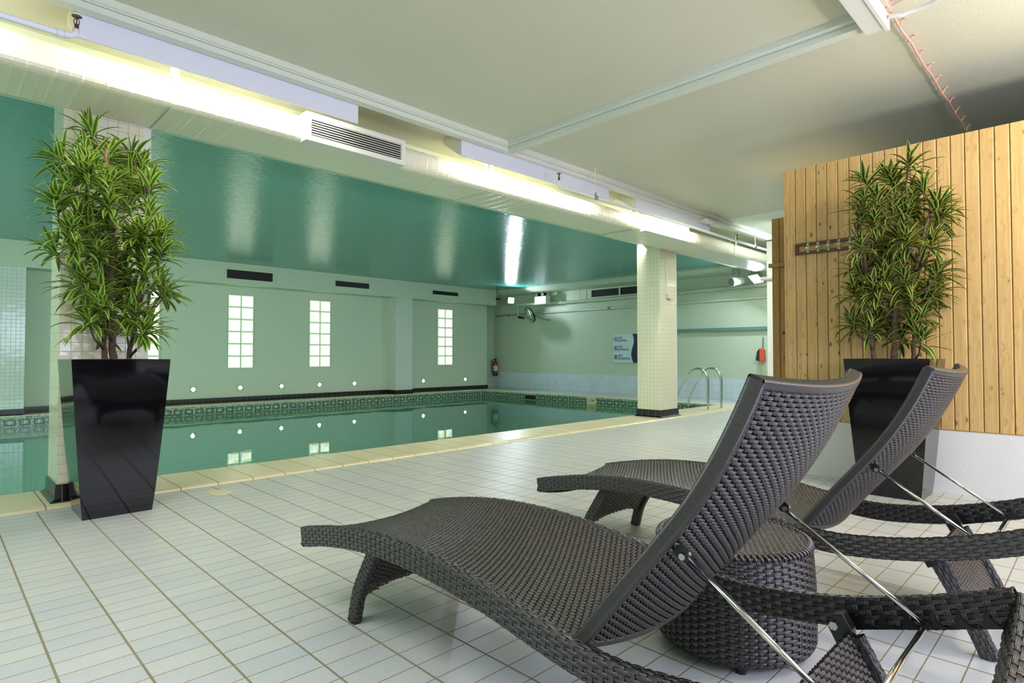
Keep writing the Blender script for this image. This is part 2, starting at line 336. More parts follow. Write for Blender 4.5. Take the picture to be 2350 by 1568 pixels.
# ceilings
S_(MB().box(-4, -3.2, CZ, 10.4, 6.45, CZ+.2), 'ceiling', M['ceil'])
S_(MB().box(10.4, -3.2, CZ, 15.2, 6.45, CZ+.2), 'ceiling', M['ceil2'])
S_(MB().box(-4, 6.45, 3.50, 15.2, 16.6, 3.9), 'ceiling', M['teal'])
# walls
b = MB(); b.box(-4, 15.75, -.2, 14.3, 16.35, 3.5); S_(b, 'wall_far', M['wall'])
b = MB(); b.box(-4, 15.30, 2.97, 14.35, 15.749, 3.499); S_(b, 'trim_1', M['wall'])
b = MB(); b.box(14.3, 16.35, -.2, 15.2, 16.6, 3.5); S_(b, 'wall_niche', M['wall'])
b = MB(); b.box(15.2, -3.2, -.2, 15.4, 16.6, 3.9); S_(b, 'wall_end', M['wall'])
b = MB(); b.box(15.17, 6.2-4, 0, 15.199, 16.35, .575); S_(b, 'trim_2', M['endtile'])
# coving under the teal ceiling on the end wall
b = MB(); b.prism([(14.42, 3.499), (14.42, 3.44), (14.62, 3.36), (15.199, 3.34), (15.199, 3.499)], 1, 5.2, 16.3); 
b2 = MB(); b2.v = [(v[0], v[1], v[2]) for v in b.v]; b2.f = b.f; b2.m = b.m
S_(b2, 'trim_3', M['wall'])
b = MB(); b.box(15.1, 2.5, 1.85, 15.199, 9.6, 1.93); S_(b, 'trim_4', plain('teal_dado_rail', rgb(92, 134, 128), .4))
S_(MB().box(-4, -3.4, -.2, 15.4, -3.2, 3.9), 'wall_back', M['wall'])
S_(MB().box(-4.2, -3.4, -1.6, -4, 16.6, 3.9), 'wall_left', M['wall'])
# beam between lounge and pool, above the columns
S_(MB().box(-4, 5.78, 3.36, 15.2, 6.45, CZ), 'trim_5', M['wall'])
# pilasters of the far wall
for x0, x1 in ((.72, 1.38), (10.14, 10.76)):
    p = empty('pilaster', ((x0+x1)/2, 15.5, 0), label='pale tiled pilaster on far wall %s' % ('between two glass block windows' if x0 > 5 else 'at the left edge of the photo'), cat='pilaster')
    MB().box(x0, 15.30, 0, x1, 15.7499, 2.969).build('shaft', M['piltile'], p)
    MB().box(x0-.01, 15.28, 0, x1+.01, 15.7499, .13).build('skirting', M['skirt'], p)
b = MB(); b.box(-4, 15.72, 0, .71, 15.749, .13); b.box(1.39, 15.72, 0, 10.13, 15.749, .13); b.box(10.77, 15.72, 0, 14.3, 15.749, .13); b.box(14.3, 15.72, 0, 14.33, 16.3, .13)
S_(b, 'baseboard_far', M['skirt'])
# glass block windows
for k, x0 in enumerate((3.24, 5.41, 7.58, 12.07)):
    b = MB(); b.box(x0, 15.735, .86, x0+.64, 15.76, 2.75, 1)
    for i in range(2):
        for j in range(6):
            xa = x0+.008+i*.32; za = .868+j*.315
            n = len(b.v); w_, h_, y0, y1, e = .304, .299, 15.735, 15.71, .03
            b.v += [(xa, y0, za), (xa+w_, y0, za), (xa+w_, y0, za+h_), (xa, y0, za+h_), (xa+e, y1, za+e), (xa+w_-e, y1, za+e), (xa+w_-e, y1, za+h_-e), (xa+e, y1, za+h_-e)]
            for f in ((0,1,5,4),(1,2,6,5),(2,3,7,6),(3,0,4,7)): b.f.append(tuple(n+q for q in f)); b.m.append(2)
            b.f.append((n+4, n+5, n+6, n+7)); b.m.append(0)
    M.setdefault('blockrim', emis('glass_block_rim', rgb(206, 224, 184), .33))
    b.build('window_%d' % (k+1), [M['block'], M['blockedge'], M['blockrim']], kind='structure')
# vents of the bulkhead
def vent(x0, x1, z0, z1, lab, grp=None, ax='y', pos=15.30, split=None):
    v = empty('air_vent', ((x0+x1)/2, pos, z0) if ax == 'y' else (pos, (x0+x1)/2, z0), label=lab, cat='air vent', group=grp)
    fr = MB(); sl = MB(); bk = MB(); fw = .045
    def bx(m, a0, d0, c0, a1, d1, c1):
        if ax == 'y': m.box(a0, pos-d1, c0, a1, pos-d0, c1)
        else: m.box(pos-d1, a0, c0, pos-d0, a1, c1)
    bx(fr, x0, 0, z0, x1, .02, z0+fw); bx(fr, x0, 0, z1-fw, x1, .02, z1); bx(fr, x0, 0, z0+fw, x0+fw, .02, z1-fw); bx(fr, x1-fw, 0, z0+fw, x1, .02, z1-fw)
    if split: bx(fr, split-.03, 0, z0+fw, split+.03, .02, z1-fw)
    bx(bk, x0+fw, .001, z0+fw, x1-fw, .004, z1-fw)
    n = 9
    for i in range(n):
        z = z0+fw+(z1-z0-2*fw)*(i+.5)/n; bx(sl, x0+fw, .004, z-.003, x1-fw, .012, z+.003)
    fr.build('frame', M['wall'], v); bk.build('backing', M['dark'], v); sl.build('slats', M['black'], v)
vent(5.17, 6.40, 3.06, 3.37, 'black slatted vent above the widest looking glass block window on the far wall')
vent(8.08, 9.25, 3.10, 3.345, 'black slatted vent high on far wall above the second bright window')
vent(11.48, 12.63, 3.12, 3.33, 'small looking black vent on far wall nearest the floodlight corner')
vent(9.35, 11.75, 3.02, 3.33, 'long dark double vent high on the end wall beside the white column', ax='x', pos=15.2, split=10.62)
# ---------------------------------------------------------------- pool
pool = empty('swimming_pool', (5, 10, 0), label='long indoor swimming pool with cream edge and teal mosaic waterline', cat='swimming pool')
b = MB(); X0, X1, Y0, Y1, ZB = -3.99, 13.5, 6.62, 15.12, -1.5
b.quad((X0, Y0, ZB), (X1, Y0, ZB), (X1, Y1, ZB), (X0, Y1, ZB)); b.quad((X0, Y0, ZB), (X0, Y0, -.02), (X1, Y0, -.02), (X1, Y0, ZB))
b.quad((X0, Y1, ZB), (X1, Y1, ZB), (X1, Y1, -.01), (X0, Y1, -.01)); b.quad((X1, Y0, ZB), (X1, Y0, -.01), (X1, Y1, -.01), (X1, Y1, ZB))
b.build('basin', M['basin'], pool)
b = MB(); b.prism([(5.80, -.18), (5.80, .004), (5.815, .018), (5.86, .026), (6.55, .026), (6.60, .016), (6.62, -.01), (6.62, -.18)], 0, X0, 13.76)
b.build('coping', M['coping'], pool)
b = MB(); b.box(13.485, 6.62, -.012, 13.76, 15.14, .012); b.box(X0, 15.10, -.012, 13.485, 15.14, .012); b.build('edge_trim', M['coping'], pool, bevel=.006)
# mosaic band: real little tiles in a grout bed, with the repeating square motif
def mosaic(name, length, place, skip=()):
    b = MB(); t = .0253; rows = 8; n = int(length/t); rnd = random.Random(4)
    for i in range(n):
        u0 = i*t
        if any(a <= u0 < c for a, c in skip): continue
        k = i % 9
        for j in range(rows):
            jj = j-1   # row 0 at the top
            if 1 <= jj <= 5 and k < 7:
                e = (jj in (1, 5)) or k in (0, 6)
                if e: mi = 3
                elif 2 <= k <= 4 and jj in (2, 3, 4): mi = 4 if (k == 3 or jj == 3) and rnd.random() < .7 else 0
                else: mi = 0 if rnd.random() < .6 else 2
            else: mi = rnd.choice((0, 1, 1, 2, 1))
            z1 = -.012-j*t; a = u0+.0015; c = u0+t-.0015
            P = [place(a, z1-t+.003, 0), place(c, z1-t+.003, 0), place(c, z1, 0), place(a, z1, 0)]
            b.quad(*P, mi=mi)
    return b.build(name, [M['mo1'], M['mo2'], M['mo3'], M['mo4'], M['mo5']], pool)
g = MB(); g.box(X0, 15.108, -.4, X1, 15.119, -.01); g.box(13.488, Y0, -.4, 13.499, Y1, -.01); g.build('grout_bed', M['grout'], pool)
mosaic('mosaic_band', 17.4, lambda u, z, d: (X0+.05+u, 15.1065, z))
mosaic('mosaic_band', 8.45, lambda u, z, d: (13.4865, 15.1-u, z), skip=((2.06, 2.52), (4.53, 4.84)))
b = MB(); b.box(13.47, 12.58, -.19, 13.4875, 13.04, -.06); b.build('skimmer_mouth', M['black'], pool)
b = MB(); b.box(13.47, 10.27, -.2, 13.4875, 10.57, -.013); dm = b.build('depth_tile', plain('depth_tile_cream', rgb(222, 210, 172), .3), pool)
def text(name, s, size, loc, rot, mat, parent, ext=.002, align='LEFT', bold=.0):
    cu = bpy.data.curves.new(name, 'FONT'); cu.body = s; cu.size = size; cu.extrude = ext; cu.align_x = align; cu.offset = bold
    t = bpy.data.objects.new(name+'_tmp', cu); me = bpy.data.meshes.new_from_object(t); bpy.data.objects.remove(t)
    R = rot.to_4x4(); R.translation = Vector(loc); me.transform(R); me.materials.clear(); me.materials.append(mat); me.name = name
    o = bpy.data.objects.new(name, me); C.objects.link(o); o.parent = parent
    loc_p = Vector((0, 0, 0)); q = parent
    o.matrix_parent_inverse = Matrix.Translation(-parent.location) if parent.parent is None else Matrix.Identity(4)
    return o
RX = Matrix(((0, 0, -1), (-1, 0, 0), (0, 1, 0)))   # text facing -X
text('depth_marking', '1.1M', .125, (13.468, 10.545, -.145), RX, M['walnut'], dm, bold=0)
wt = MB(); wt.quad((X0, Y0, -.205), (13.487, Y0, -.205), (13.487, 15.107, -.205), (X0, 15.107, -.205))
wt.build('pool_water', M['water'], kind='stuff', label='still teal green water filling the pool', cat='water')
# ---------------------------------------------------------------- columns
for x0, lab in ((.75, 'cream tiled square column behind the left potted plant'), (9.78, 'cream tiled square column by the pool ladder')):
    c = empty('column', (x0+.31, 6.18, 0), label=lab, cat='column')
    b = MB(); b.box(x0, 5.93, .027, x0+.565, 6.43, 3.359); b.build('shaft', M['coltile'], c)
    MB().box(x0+.565, 5.935, .027, x0+.625, 6.43, 3.359).build('corner_strip', M['white'], c)
    b = MB(); e = .035
    n = len(b.v); z0, z1 = .027, .165
    xs = (x0-.012, x0+.637); ys = (5.918, 6.442)
    b.prism([(xs[0]-e, ys[0]-e), (xs[1]+e, ys[0]-e), (xs[1]+e, ys[1]+e), (xs[0]-e, ys[1]+e)], 2, z0, .035)
    lo = [(xs[0]-e, ys[0]-e, .035), (xs[1]+e, ys[0]-e, .035), (xs[1]+e, ys[1]+e, .035), (xs[0]-e, ys[1]+e, .035)]
    md = [(xs[0]-.006, ys[0]-.006, .05), (xs[1]+.006, ys[0]-.006, .05), (xs[1]+.006, ys[1]+.006, .05), (xs[0]-.006, ys[1]+.006, .05)]
    hi = [(xs[0], ys[0], z1), (xs[1], ys[0], z1), (xs[1], ys[1], z1), (xs[0], ys[1], z1)]
    for A_, B_ in ((lo, md), (md, hi)):
        for i in range(4): b.quad(A_[i], A_[(i+1) % 4], B_[(i+1) % 4], B_[i])
    b.quad(*hi); b.build('skirting', M['skirt'], c)
    if x0 > 5:
        b = MB(); b.box(9.975, 5.905, 2.36, 10.0, 5.93, 3.36); b.build('conduit', M['white'], c)
        b = MB(); b.box(10.0, 5.86, 2.28, 10.15, 5.93, 2.385); b.build('switch_box', M['duct'], c, bevel=.01)
# ---------------------------------------------------------------- ceiling rails, valances, duct
def rail(pts_xy, name, lab):
    pass
b = MB()
def rail_prof(sgn, c): return [(c, 3.578), (c+sgn*.09, 3.578), (c+sgn*.09, CZ), (c-sgn*.03, CZ), (c-sgn*.03, 3.64), (c-sgn*.012, 3.635), (c-sgn*.012, 3.628), (c, 3.625)]
t1 = empty('ceiling_rail', (2, 4.9, CZ), label='long pale boxed ceiling rail running beside the duct', cat='ceiling rail')
MB().prism(rail_prof(1, 4.90), 0, -4, 4.78).build('rail', M['trim'], t1)
MB().prism([(y+.03, z) for y, z in rail_prof(1, 4.90)], 0, 4.78, 14.9).build('rail_extension', M['white'], t1)
t2 = empty('ceiling_rail', (4.8, 3, CZ), label='pale ceiling rail crossing the lounge ceiling away from the duct', cat='ceiling rail')
b = MB()
prof = [(4.78, 3.578), (4.87, 3.578), (4.87, CZ), (4.75, CZ), (4.75, 3.64), (4.768, 3.635), (4.768, 3.628), (4.78, 3.625)]
n = len(b.v); b.prism(prof, 1, 1.2, 4.93); b.build('rail', M['trim'], t2)
MB().box(-4, 4.896, 3.6245, 4.78, 4.9005, 3.628).build('seam', M['grey'], t1); MB().box(4.776, 1.2, 3.6245, 4.7805, 4.9, 3.628).build('seam', M['grey'], t2); MB().box(4.79, 4.926, 3.6245, 14.9, 4.9305, 3.6275).build('seam', M['grey'], t1)
t3 = empty('cable_trunking', (4.5, 1.1, 3.5), label='white square cable trunking ending at the top right of the ceiling', cat='cable trunking')
MB().box(2.8, 1.10, 3.545, 4.86, 1.22, CZ).build('trunking', M['white'], t3, bevel=.004)
MB().box(2.79, 1.07, 3.535, 4.88, 1.10, CZ).build('cover', M['white'], t3, bevel=.004)
cc = MB(); cc.tube([(4.80, 1.06, 3.60), (4.85, .98, 3.60), (4.80, .8, 3.59), (4.62, .55, 3.585), (4.35, .35, 3.58), (4.1, .25, 3.58)], .016)
tag(cc.build('conduit_pipe', M['white'], smooth=True), 'short white conduit curving across the ceiling at the top right', 'conduit')
cp = empty('copper_pipe', (6, 1.05, 3.66), label='thin pinkish copper pipe clipped along the ceiling toward the wood wall', cat='pipe')
MB().tube([(2.7+i*.25, 1.055+.006*math.sin(i*2.1), 3.648) for i in range(23)], .0095, 8).build('pipe', M['copper'], cp, smooth=True)
for x in [4.45+i*.32 for i in range(12)]:
    b = MB(); b.tube([(x, 1.05, 3.655), (x, 1.025, CZ)], .005, 6); b.tube([(x, 1.055-.014, 3.648), (x, 1.055+.014, 3.648)], .012, 8); b.tube([(x, 1.02, 3.683), (x, 1.02, CZ)], .012, 8)
    b.build('pipe_clip', M['copper'], cp)
# valance panels
for i, (x0, x1, lab) in enumerate(((.683, 2.881, 'longest looking pale blue light shield panel hanging above the duct at upper left'), (4.16, 6.9, 'pale light shield panel above the duct between its two outlet boxes'), (7.6, 9.95, 'pale light shield panel above the far outlet box of the duct'))):
    v = empty('light_shield', ((x0+x1)/2, 5.0, 3.41), label=lab, cat='light shield')
    b = MB(); b.box(x0, 5.0, 3.41, x1, 5.02, 3.60); b.build('panel', M['valance'], v)
    b = MB(); b.prism([(5.02, 3.62), (5.02, 3.43), (5.05, 3.43), (5.30, 3.60), (5.30, 3.62)], 0, x0-.0, x0+.02); b.prism([(5.02, 3.62), (5.02, 3.43), (5.05, 3.43), (5.30, 3.60), (5.30, 3.62)], 0, x1-.02, x1); b.box(x0, 5.02, 3.62, x1, 5.32, CZ-.001)
    b.build('bracket', M['duct'], v)
    fx = empty('light_fitting', ((x0+x1)/2, 5.1, 3.5), label='fluorescent light fitting hidden behind the %s light shield panel' % ('left', 'middle', 'far')[i], cat='light')
    MB().box(x0+.2, 5.03, 3.49, x1-.2, 5.13, 3.55).build('batten', M['white'], fx)
    MB().tube([(x0+.2, 5.06, 3.46), (x1-.2, 5.06, 3.46)], .019, 10).build('tube', M['tubeglow'], fx, smooth=True)
# duct
d = empty('ventilation_duct', (5, 5.6, 3.2), label='big white ribbed ventilation duct along the edge of the pool ceiling', cat='duct')
def duct_section(R=.123, yb=5.925, zb=3.207):
    # flat bottomed duct: round front, flat underside
    P = [(yb, zb)]
    for i in range(13):
        a = -pi/2 - pi*i/12; ca, sa = math.cos(a), math.sin(a); P.append((5.38-.122*abs(ca)**.72, zb+.123+R*math.copysign(abs(sa)**.72, sa)))
    P.append((yb, zb+.246)); return P
def sweep(mb, x0, x1, step, amp, ring=None):
    n = max(2, int((x1-x0)/step)); rows = []
    for i in range(n+1):
        x = x0+(x1-x0)*i/n; ph = (x/.155) % 1
        r = amp if ph < .10 else (amp*.45 if .45 < ph < .53 else 0)
        rows.append([(x, y-(r if y < 5.5 else 0)*(.8), z + (r*(1 if z > 3.33 else -1))) for y, z in duct_section()])
    k = len(rows[0]); base = len(mb.v)
    for r in rows: mb.v += r
    for i in range(n):
        for j in range(k-1):
            a = base+i*k+j; mb.f.append((a, a+1, a+k+1, a+k)); mb.m.append(0)
    return mb
sweep(MB(), -4, 14.9, .0155, .0032).build('duct_tube', M['duct'], d, smooth=False)
for x in (1.384, 4.83, 7.95, 11.5):
    b = MB(); pr = [(5.20, 3.69), (5.235, 3.69)]
    out = [(5.235-.004, 3.69)]+[(y+(-.009 if y < 5.5 else 0), z+(.008 if z > 3.33 else -.008)) for y, z in duct_section()[::-1][1:]]
    n = len(b.v); k = len(out)
    for (y, z) in out: b.v += [(x-.02, y, z), (x+.02, y, z)]
    for i in range(k-1): b.f.append((n+2*i, n+2*i+1, n+2*i+3, n+2*i+2)); b.m.append(0)
    b.box(x-.02, 5.228, 3.40, x+.02, 5.236, 3.69); b.build('strap', M['duct'], d)
for (x0, x1) in ((2.46, 3.56), (8.17, 9.56)):
    ob = MB(); yf, yb = 5.20, 5.385; z0, z1 = 3.203, 3.468; f = .05
    ob.box(x0, yf+.03, z0, x1, yb, z1)
    for q in ((x0, z0, x1, z0+f), (x0, z1-f, x1, z1), (x0, z0+f, x0+f, z1-f), (x1-f, z0+f, x1, z1-f)): ob.box(q[0], yf, q[1], q[2], yf+.03, q[3])
    box = ob.build('outlet_box', M['slat'], d)
    MB().box(x0+f, yf+.024, z0+f, x1-f, yf+.029, z1-f).build('grille_backing', M['dark'], box)
    gb = MB()
    if x0 < 5:
        for i in range(7):
            z = z0+f+.012+i*.0235; gb.prism([(yf+.004, z), (yf+.022, z+.014), (yf+.022, z+.017), (yf+.004, z+.005)], 0, x0+f, x1-f)
    else:
        k = 46
        for i in range(k):
            x = x0+f+(x1-x0-2*f)*(i+.5)/k; gb.box(x-.007, yf+.004, z0+f, x+.007, yf+.022, z1-f)
        for i in range(5): gb.box(x0+f, yf+.01, z0+f+.03*i, x1-f, yf+.02, z0+f+.03*i+.01)
    gb.build('grille', M['slat'], box)
# sprinkler pipes
def sprinkler(mb, p):
    x, y, z = p; mb.tube([(x, y, z), (x, y, z+.035)], .013, 8); mb.tube([(x-.012, y, z+.035), (x-.015, y, z+.06), (x, y, z+.085)], .003, 5); mb.tube([(x+.012, y, z+.035), (x+.015, y, z+.06), (x, y, z+.085)], .003, 5)
    mb.tube([(x, y, z+.035), (x, y, z+.085)], .004, 6); mb.lathe([(0, .003), (.028, 0), (.03, -.003), (0, -.001)], 14, Matrix.Translation((x, y, z+.09)))
p = empty('sprinkler_pipe', (-.5, 4.75, 3.29), label='pale sprinkler pipe ending in an elbow at the upper left corner', cat='pipe')
MB().tube([(-4, 4.75, 3.287), (.55, 4.75, 3.287), (.62, 4.75, 3.290), (.652, 4.75, 3.305), (.662, 4.75, 3.345)], .021, 14).build('pipe', M['valance'], p, smooth=True)
MB().tube([(.555, 4.75, 3.287), (.60, 4.75, 3.288)], .026, 14).build('coupling', M['valance'], p, smooth=True)
b = MB(); sprinkler(b, (.662, 4.75, 3.345)); b.build('sprinkler_head', M['brass'], p)
p = empty('sprinkler_pipe', (8, 4.75, 3.29), label='long white sprinkler pipe hung on rods in front of the duct', cat='pipe')
MB().tube([(5.516, 4.75, 3.36), (5.516, 4.75, 3.31), (5.535, 4.75, 3.292), (5.58, 4.75, 3.287), (14.6, 4.75, 3.287)], .022, 14).build('pipe', M['white'], p, smooth=True)
b = MB(); sprinkler(b, (5.516, 4.75, 3.36)); b.build('sprinkler_head', M['brass'], p)
b = MB(); sprinkler(b, (10.48, 4.75, 3.31)); b.build('sprinkler_head', M['brass'], p)
for x in (6.25, 11.27):
    b = MB(); b.tube([(x, 4.75, 3.33), (x, 4.75, CZ)], .006, 8); b.build('hanger_rod', M['white'], p)
    b = MB(); b.tube([(x-.035, 4.75, 3.287), (x+.035, 4.75, 3.287)], .028, 12); b.tube([(x, 4.75, 3.31), (x, 4.75, 3.35)], .016, 8); b.build('hanger_clip', M['zinc'], p)
jb = empty('junction_box', (9.9, 4.95, 3.5), label='white junction box under the ceiling rail near its far end', cat='junction box')
MB().box(9.55, 4.86, 3.51, 9.8, 5.0, 3.575).build('body', M['white'], jb, bevel=.01); MB().box(9.83, 4.86, 3.50, 10.15, 4.96, 3.57).build('cover', M['trim'], jb, bevel=.012)
# white post
ps = empty('steel_post', (10.4, 4.15, 0), label='slim white square post beside the pine cubicle', cat='post')
MB().box(10.36, 4.06, 0, 10.44, 4.17, 3.18).build('shaft', M['white'], ps, bevel=.006); MB().box(10.34, 4.04, 3.18, 10.46, 4.19, 3.2).build('cap', M['grey'], ps)
MB().tube([(10.34, 4.26, 2.53), (10.34, 3.6, 2.53)], .035, 12).build('side_pipe', M['white'], ps, smooth=True)
# ---------------------------------------------------------------- pine cabin
cab = empty('pine_cabin', (6.33, 0, 0), label='big pine board cabin wall behind the right potted plant', cat='cabin')
def boards(y0, y1, z0, z1, x, mat, name, parent, pitch=.1, off=.05, depth=.03):
    b = MB(); y = off+math.floor((y0-off)/pitch)*pitch
    while y < y1-1e-6:
        a = max(y, y0); c = min(y+pitch, y1); g_ = .008
        if c-a > .012: b.prism([(x+depth, a+.0015), (x+.010, a+.0015), (x+.002, a+.005), (x, a+.009), (x, c-.008), (x+.002, c-.004), (x+.010, c-.0015), (x+depth, c-.0015)], 2, z0, z1)
        y += pitch
    return b.build(name, mat, parent)
boards(-3.19, 2.35, .547, 3.118, 6.33, M['pine'], 'board_cladding', cab)  # dark sheet set behind the board gaps paints the groove shade
MB().box(6.36, -3.19, 0, 7.45, 2.35, 2.9).build('cabin_body', M['pine2'], cab); MB().box(6.36, -3.19, 2.901, 7.45, 2.35, 2.93).build('roof_bounce_block', M['dark'], cab); MB().box(7.45, -3.19, 0, 10.3, 2.28, 2.93).build('rear_bounce_block', M['dark'], cab); MB().box(6.361, -3.19, 2.93, 6.385, 2.35, 3.117).build('parapet', M['dark'], cab); MB().box(6.352, -3.19, .56, 6.36, 2.33, 3.11).build('groove_shade_sheet', M['dark'], cab)  # dark roof and rear block added to keep bounce off the ceiling
MB().box(6.325, 2.345, .547, 6.40, 2.362, 3.118).build('corner_bead', M['pine'], cab)
MB().box(6.332, -3.19, 0, 6.36, 2.35, .547).build('white_kick_panel', M['whiteg'], cab)
MB().box(6.328, -3.19, .545, 6.345, 2.35, .552).build('kick_panel_edge', M['pine2'], cab)
for y, z in ((.58, .51), (.52, .25), (.9, .2), (.78, .36)):
    b = MB(); b.lathe([(0, .003), (.006, .002), (.008, 0)], 10, Matrix.Translation((6.332, y, z)) @ Matrix.Rotation(-pi/2, 4, 'Y')); b.build('screw_cap', M['white'], cab)
cub = empty('pine_cubicle', (7.5, 2.9, 0), label='narrower darker pine cubicle with a latched door behind the cabin corner', cat='cubicle')
boards(2.3, 2.955, 0, 2.905, 7.5, M['pine2'], 'board_cladding', cub, pitch=.095, off=.01)
MB().box(7.53, 2.3, 0, 8.4, 2.95, 2.9).build('cubicle_body', M['pine2'], cub)
MB().box(7.46, 2.3, 2.29, 7.5, 2.985, 2.345).build('ledge', M['pine2'], cub, bevel=.012)
dr = MB(); dr.box(7.488, 2.3, .05, 7.5, 2.84, 2.26); do = dr.build('door', M['pine2'], cub)
MB().box(7.484, 2.3, 2.262, 7.4995, 2.8, 2.275).build('door_gap', M['dark'], cub)
b = MB(); b.tube([(7.488, 2.72, 1.76), (7.455, 2.72, 1.74), (7.455, 2.72, 1.60), (7.488, 2.72, 1.58)], .009, 8); b.build('handle', M['black'], do, smooth=True)
b = MB(); b.tube([(7.488, 2.82, 1.47), (7.46, 2.78, 1.48), (7.455, 2.74, 1.485)], .012, 8); b.build('latch', M['black'], do, smooth=True)
b = MB(); b.lathe([(0, .004), (.012, .003), (.02, 0)], 12, Matrix.Translation((7.488, 2.755, 1.31)) @ Matrix.Rotation(-pi/2, 4, 'Y')); b.build('keyhole_plate', M['zinc'], do)
# coat rack
cr = empty('coat_rack', (6.3, 1.8, 2.2), label='dark wooden coat rack with chrome hooks on the pine cabin', cat='coat rack')
b = MB(); z0, z1, ya, yb = 2.222, 2.338, 1.38, 2.245
for q in ((ya, z0, yb, z0+.028), (ya, z1-.028, yb, z1), (ya, z0+.028, ya+.03, z1-.028), (yb-.03, z0+.028, yb, z1-.028)): b.box(6.298, q[0], q[1], 6.329, q[2], q[3])
b.build('frame', M['walnut'], cr, bevel=.002)
for k in range(7):
    y = 2.118-.095*k; b = MB(); b.box(6.29, y-.011, 2.232, 6.297, y+.011, 2.328)
    b.tube([(6.29, y, 2.262), (6.262, y, 2.255), (6.25, y, 2.268), (6.252, y, 2.285)], .005, 8); b.tube([(6.29, y, 2.30), (6.27, y, 2.305), (6.262, y, 2.318)], .0045, 8)
    b.build('hook', M['chrome'], cr, smooth=False)
# ---------------------------------------------------------------- recessed spots of the far wall
spl = {4.62: 'above the pool, nearest the left potted plant', 5.73: 'under the largest looking glass block window', 6.81: 'midway between the two brightest windows', 7.9: 'under the second bright window from the left plant', 9.0: 'just left of the tiled pilaster', 11.5: 'just right of the tiled pilaster', 13.28: 'nearest the fire extinguisher corner', 3.5: 'behind the left planter'}
for x, t_ in spl.items():
    s_ = empty('wall_spotlight', (x, 15.75, .36), label='small white spotlight low on far wall, '+t_, cat='spotlight', group='row of low spotlights on the far wall')
    MB().box(x-.062, 15.738, .30, x+.062, 15.75, .42).build('plate', M['grey'], s_)
    MB().lathe([(0, .008), (.04, .006), (.05, 0)], 24, Matrix.Translation((x, 15.738, .36)) @ Matrix.Rotation(pi/2, 4, 'X')).build('lens', M['spotglow'], s_)
# ---------------------------------------------------------------- end wall things
def tubes(mb, lst, r, seg=10):
    for P in lst: mb.tube(P, r, seg)
    return mb
p = empty('wall_pipe', (15.1, 9, 2.95), label='thick pale pipe running along the top of the end wall', cat='pipe')
MB().tube([(14.55, 14.55, 2.955), (14.8, 13.9, 2.955), (15.08, 13.0, 2.955), (15.1, 11, 2.955), (15.1, 2.5, 3.03)], .05, 12).build('pipe', M['wall'], p, smooth=True)
b = MB(); sprinkler(b, (14.98, 13.35, 3.0)); b.build('sprinkler_head', M['brass'], p)
for y in (12.9, 8.45): MB().tube([(15.1, y-.05, 2.965), (15.1, y+.05, 2.965)], .062, 12).build('coupling', M['wall'], p, smooth=True)
MB().tube([(15.1, 12.1, 3.0), (15.1, 12.1, 3.34)], .008, 6).build('hanger_rod', M['wall'], p)
MB().tube([(14.9, 14.55, 2.955), (14.9, 14.75, 2.95), (14.9, 14.75, 2.50)], .035, 10).build('down_pipe', M['wall'], p, smooth=True); MB().tube([(14.88, 14.72, 2.55), (14.86, 14.45, 2.5)], .04, 8).build('valve', M['black'], p)
p = empty('wall_pipe', (15.15, 9, 2.66), label='thin pale pipe on the end wall below the thick one', cat='pipe')
MB().tube([(15.16, 16.2, 2.66), (15.16, 2.5, 2.68)], .03, 10).build('pipe', M['wall'], p, smooth=True)
for y in (15.5, 11.0): MB().box(15.12, y-.03, 2.62, 15.2, y+.03, 2.71).build('bracket', M['grey'], p)
fl = empty('floodlight', (14.1, 14.2, 3.2), label='glaring white floodlight on the pool ceiling beside the round mirror', cat='floodlight')
def flood(root, c, nrm, sx, sy, mt='floodglow'):
    Rm = Vector(nrm).to_track_quat('Z', 'Y').to_matrix().to_4x4(); T = Matrix.Translation(c) @ Rm
    b = MB(); b.box(-sx/2-.02, -sy/2-.02, -.09, sx/2+.02, sy/2+.02, -.004, M=T); hs = b.build('housing', M['grey'], root, bevel=.01)
    b = MB(); P = [T @ Vector(q) for q in ((-sx/2, -sy/2, 0), (sx/2, -sy/2, 0), (sx/2, sy/2, 0), (-sx/2, sy/2, 0))]; b.quad(*P); b.build('lens', M[mt], root)
    b = MB(); a = T @ Vector((-sx/2-.03, 0, -.04)); c2 = T @ Vector((sx/2+.03, 0, -.04)); top = 3.49
    b.tube([a, (a.x, a.y, top), (c2.x, c2.y, top), c2], .010, 6); b.build('bracket', M['grey'], root)
flood(fl, (14.0, 14.2, 3.05), (-.33, -.93, -.19), .20, .17)
fl = empty('floodlight', (14, 6.2, 3.1), label='bright floodlight beside the cylindrical speaker near the white post', cat='floodlight')
flood(fl, (14.3, 6.02, 3.05), (-.59, .36, -.72), .34, .24, 'floodglow2')
sp_ = empty('wall_speaker', (14.6, 6.6, 3.1), label='round pale cylinder speaker hanging from a bracket near the end wall', cat='speaker')
Dv = Vector((-.72, .30, -.18)).normalized(); c0 = Vector((14.55, 6.62, 3.08)); 
MB().tube([c0-Dv*.17, c0+Dv*.17], .115, 24).build('body', M['wall'], sp_, smooth=False)
MB().tube([c0+Dv*.171, c0+Dv*.178], .10, 24).build('speaker_grille', M['grey'], sp_)
b = MB(); q = c0-Dv*.09; q2 = c0+Dv*.11; b.tube([(q.x, q.y, q.z-.02), (q.x, q.y, 3.36), (q2.x, q2.y, 3.36), (q2.x, q2.y, q2.z-.02)], .012, 6)
b.build('bracket', M['grey'], sp_)
mr = empty('convex_mirror', (14.6, 13.9, 2.58), label='round convex mirror on an arm beside the glaring floodlight', cat='mirror')
nm = Vector((-.80, .28, -.42)).normalized(); T = Matrix.Translation((14.55, 13.85, 2.57)) @ nm.to_track_quat('Z', 'Y').to_matrix().to_4x4()
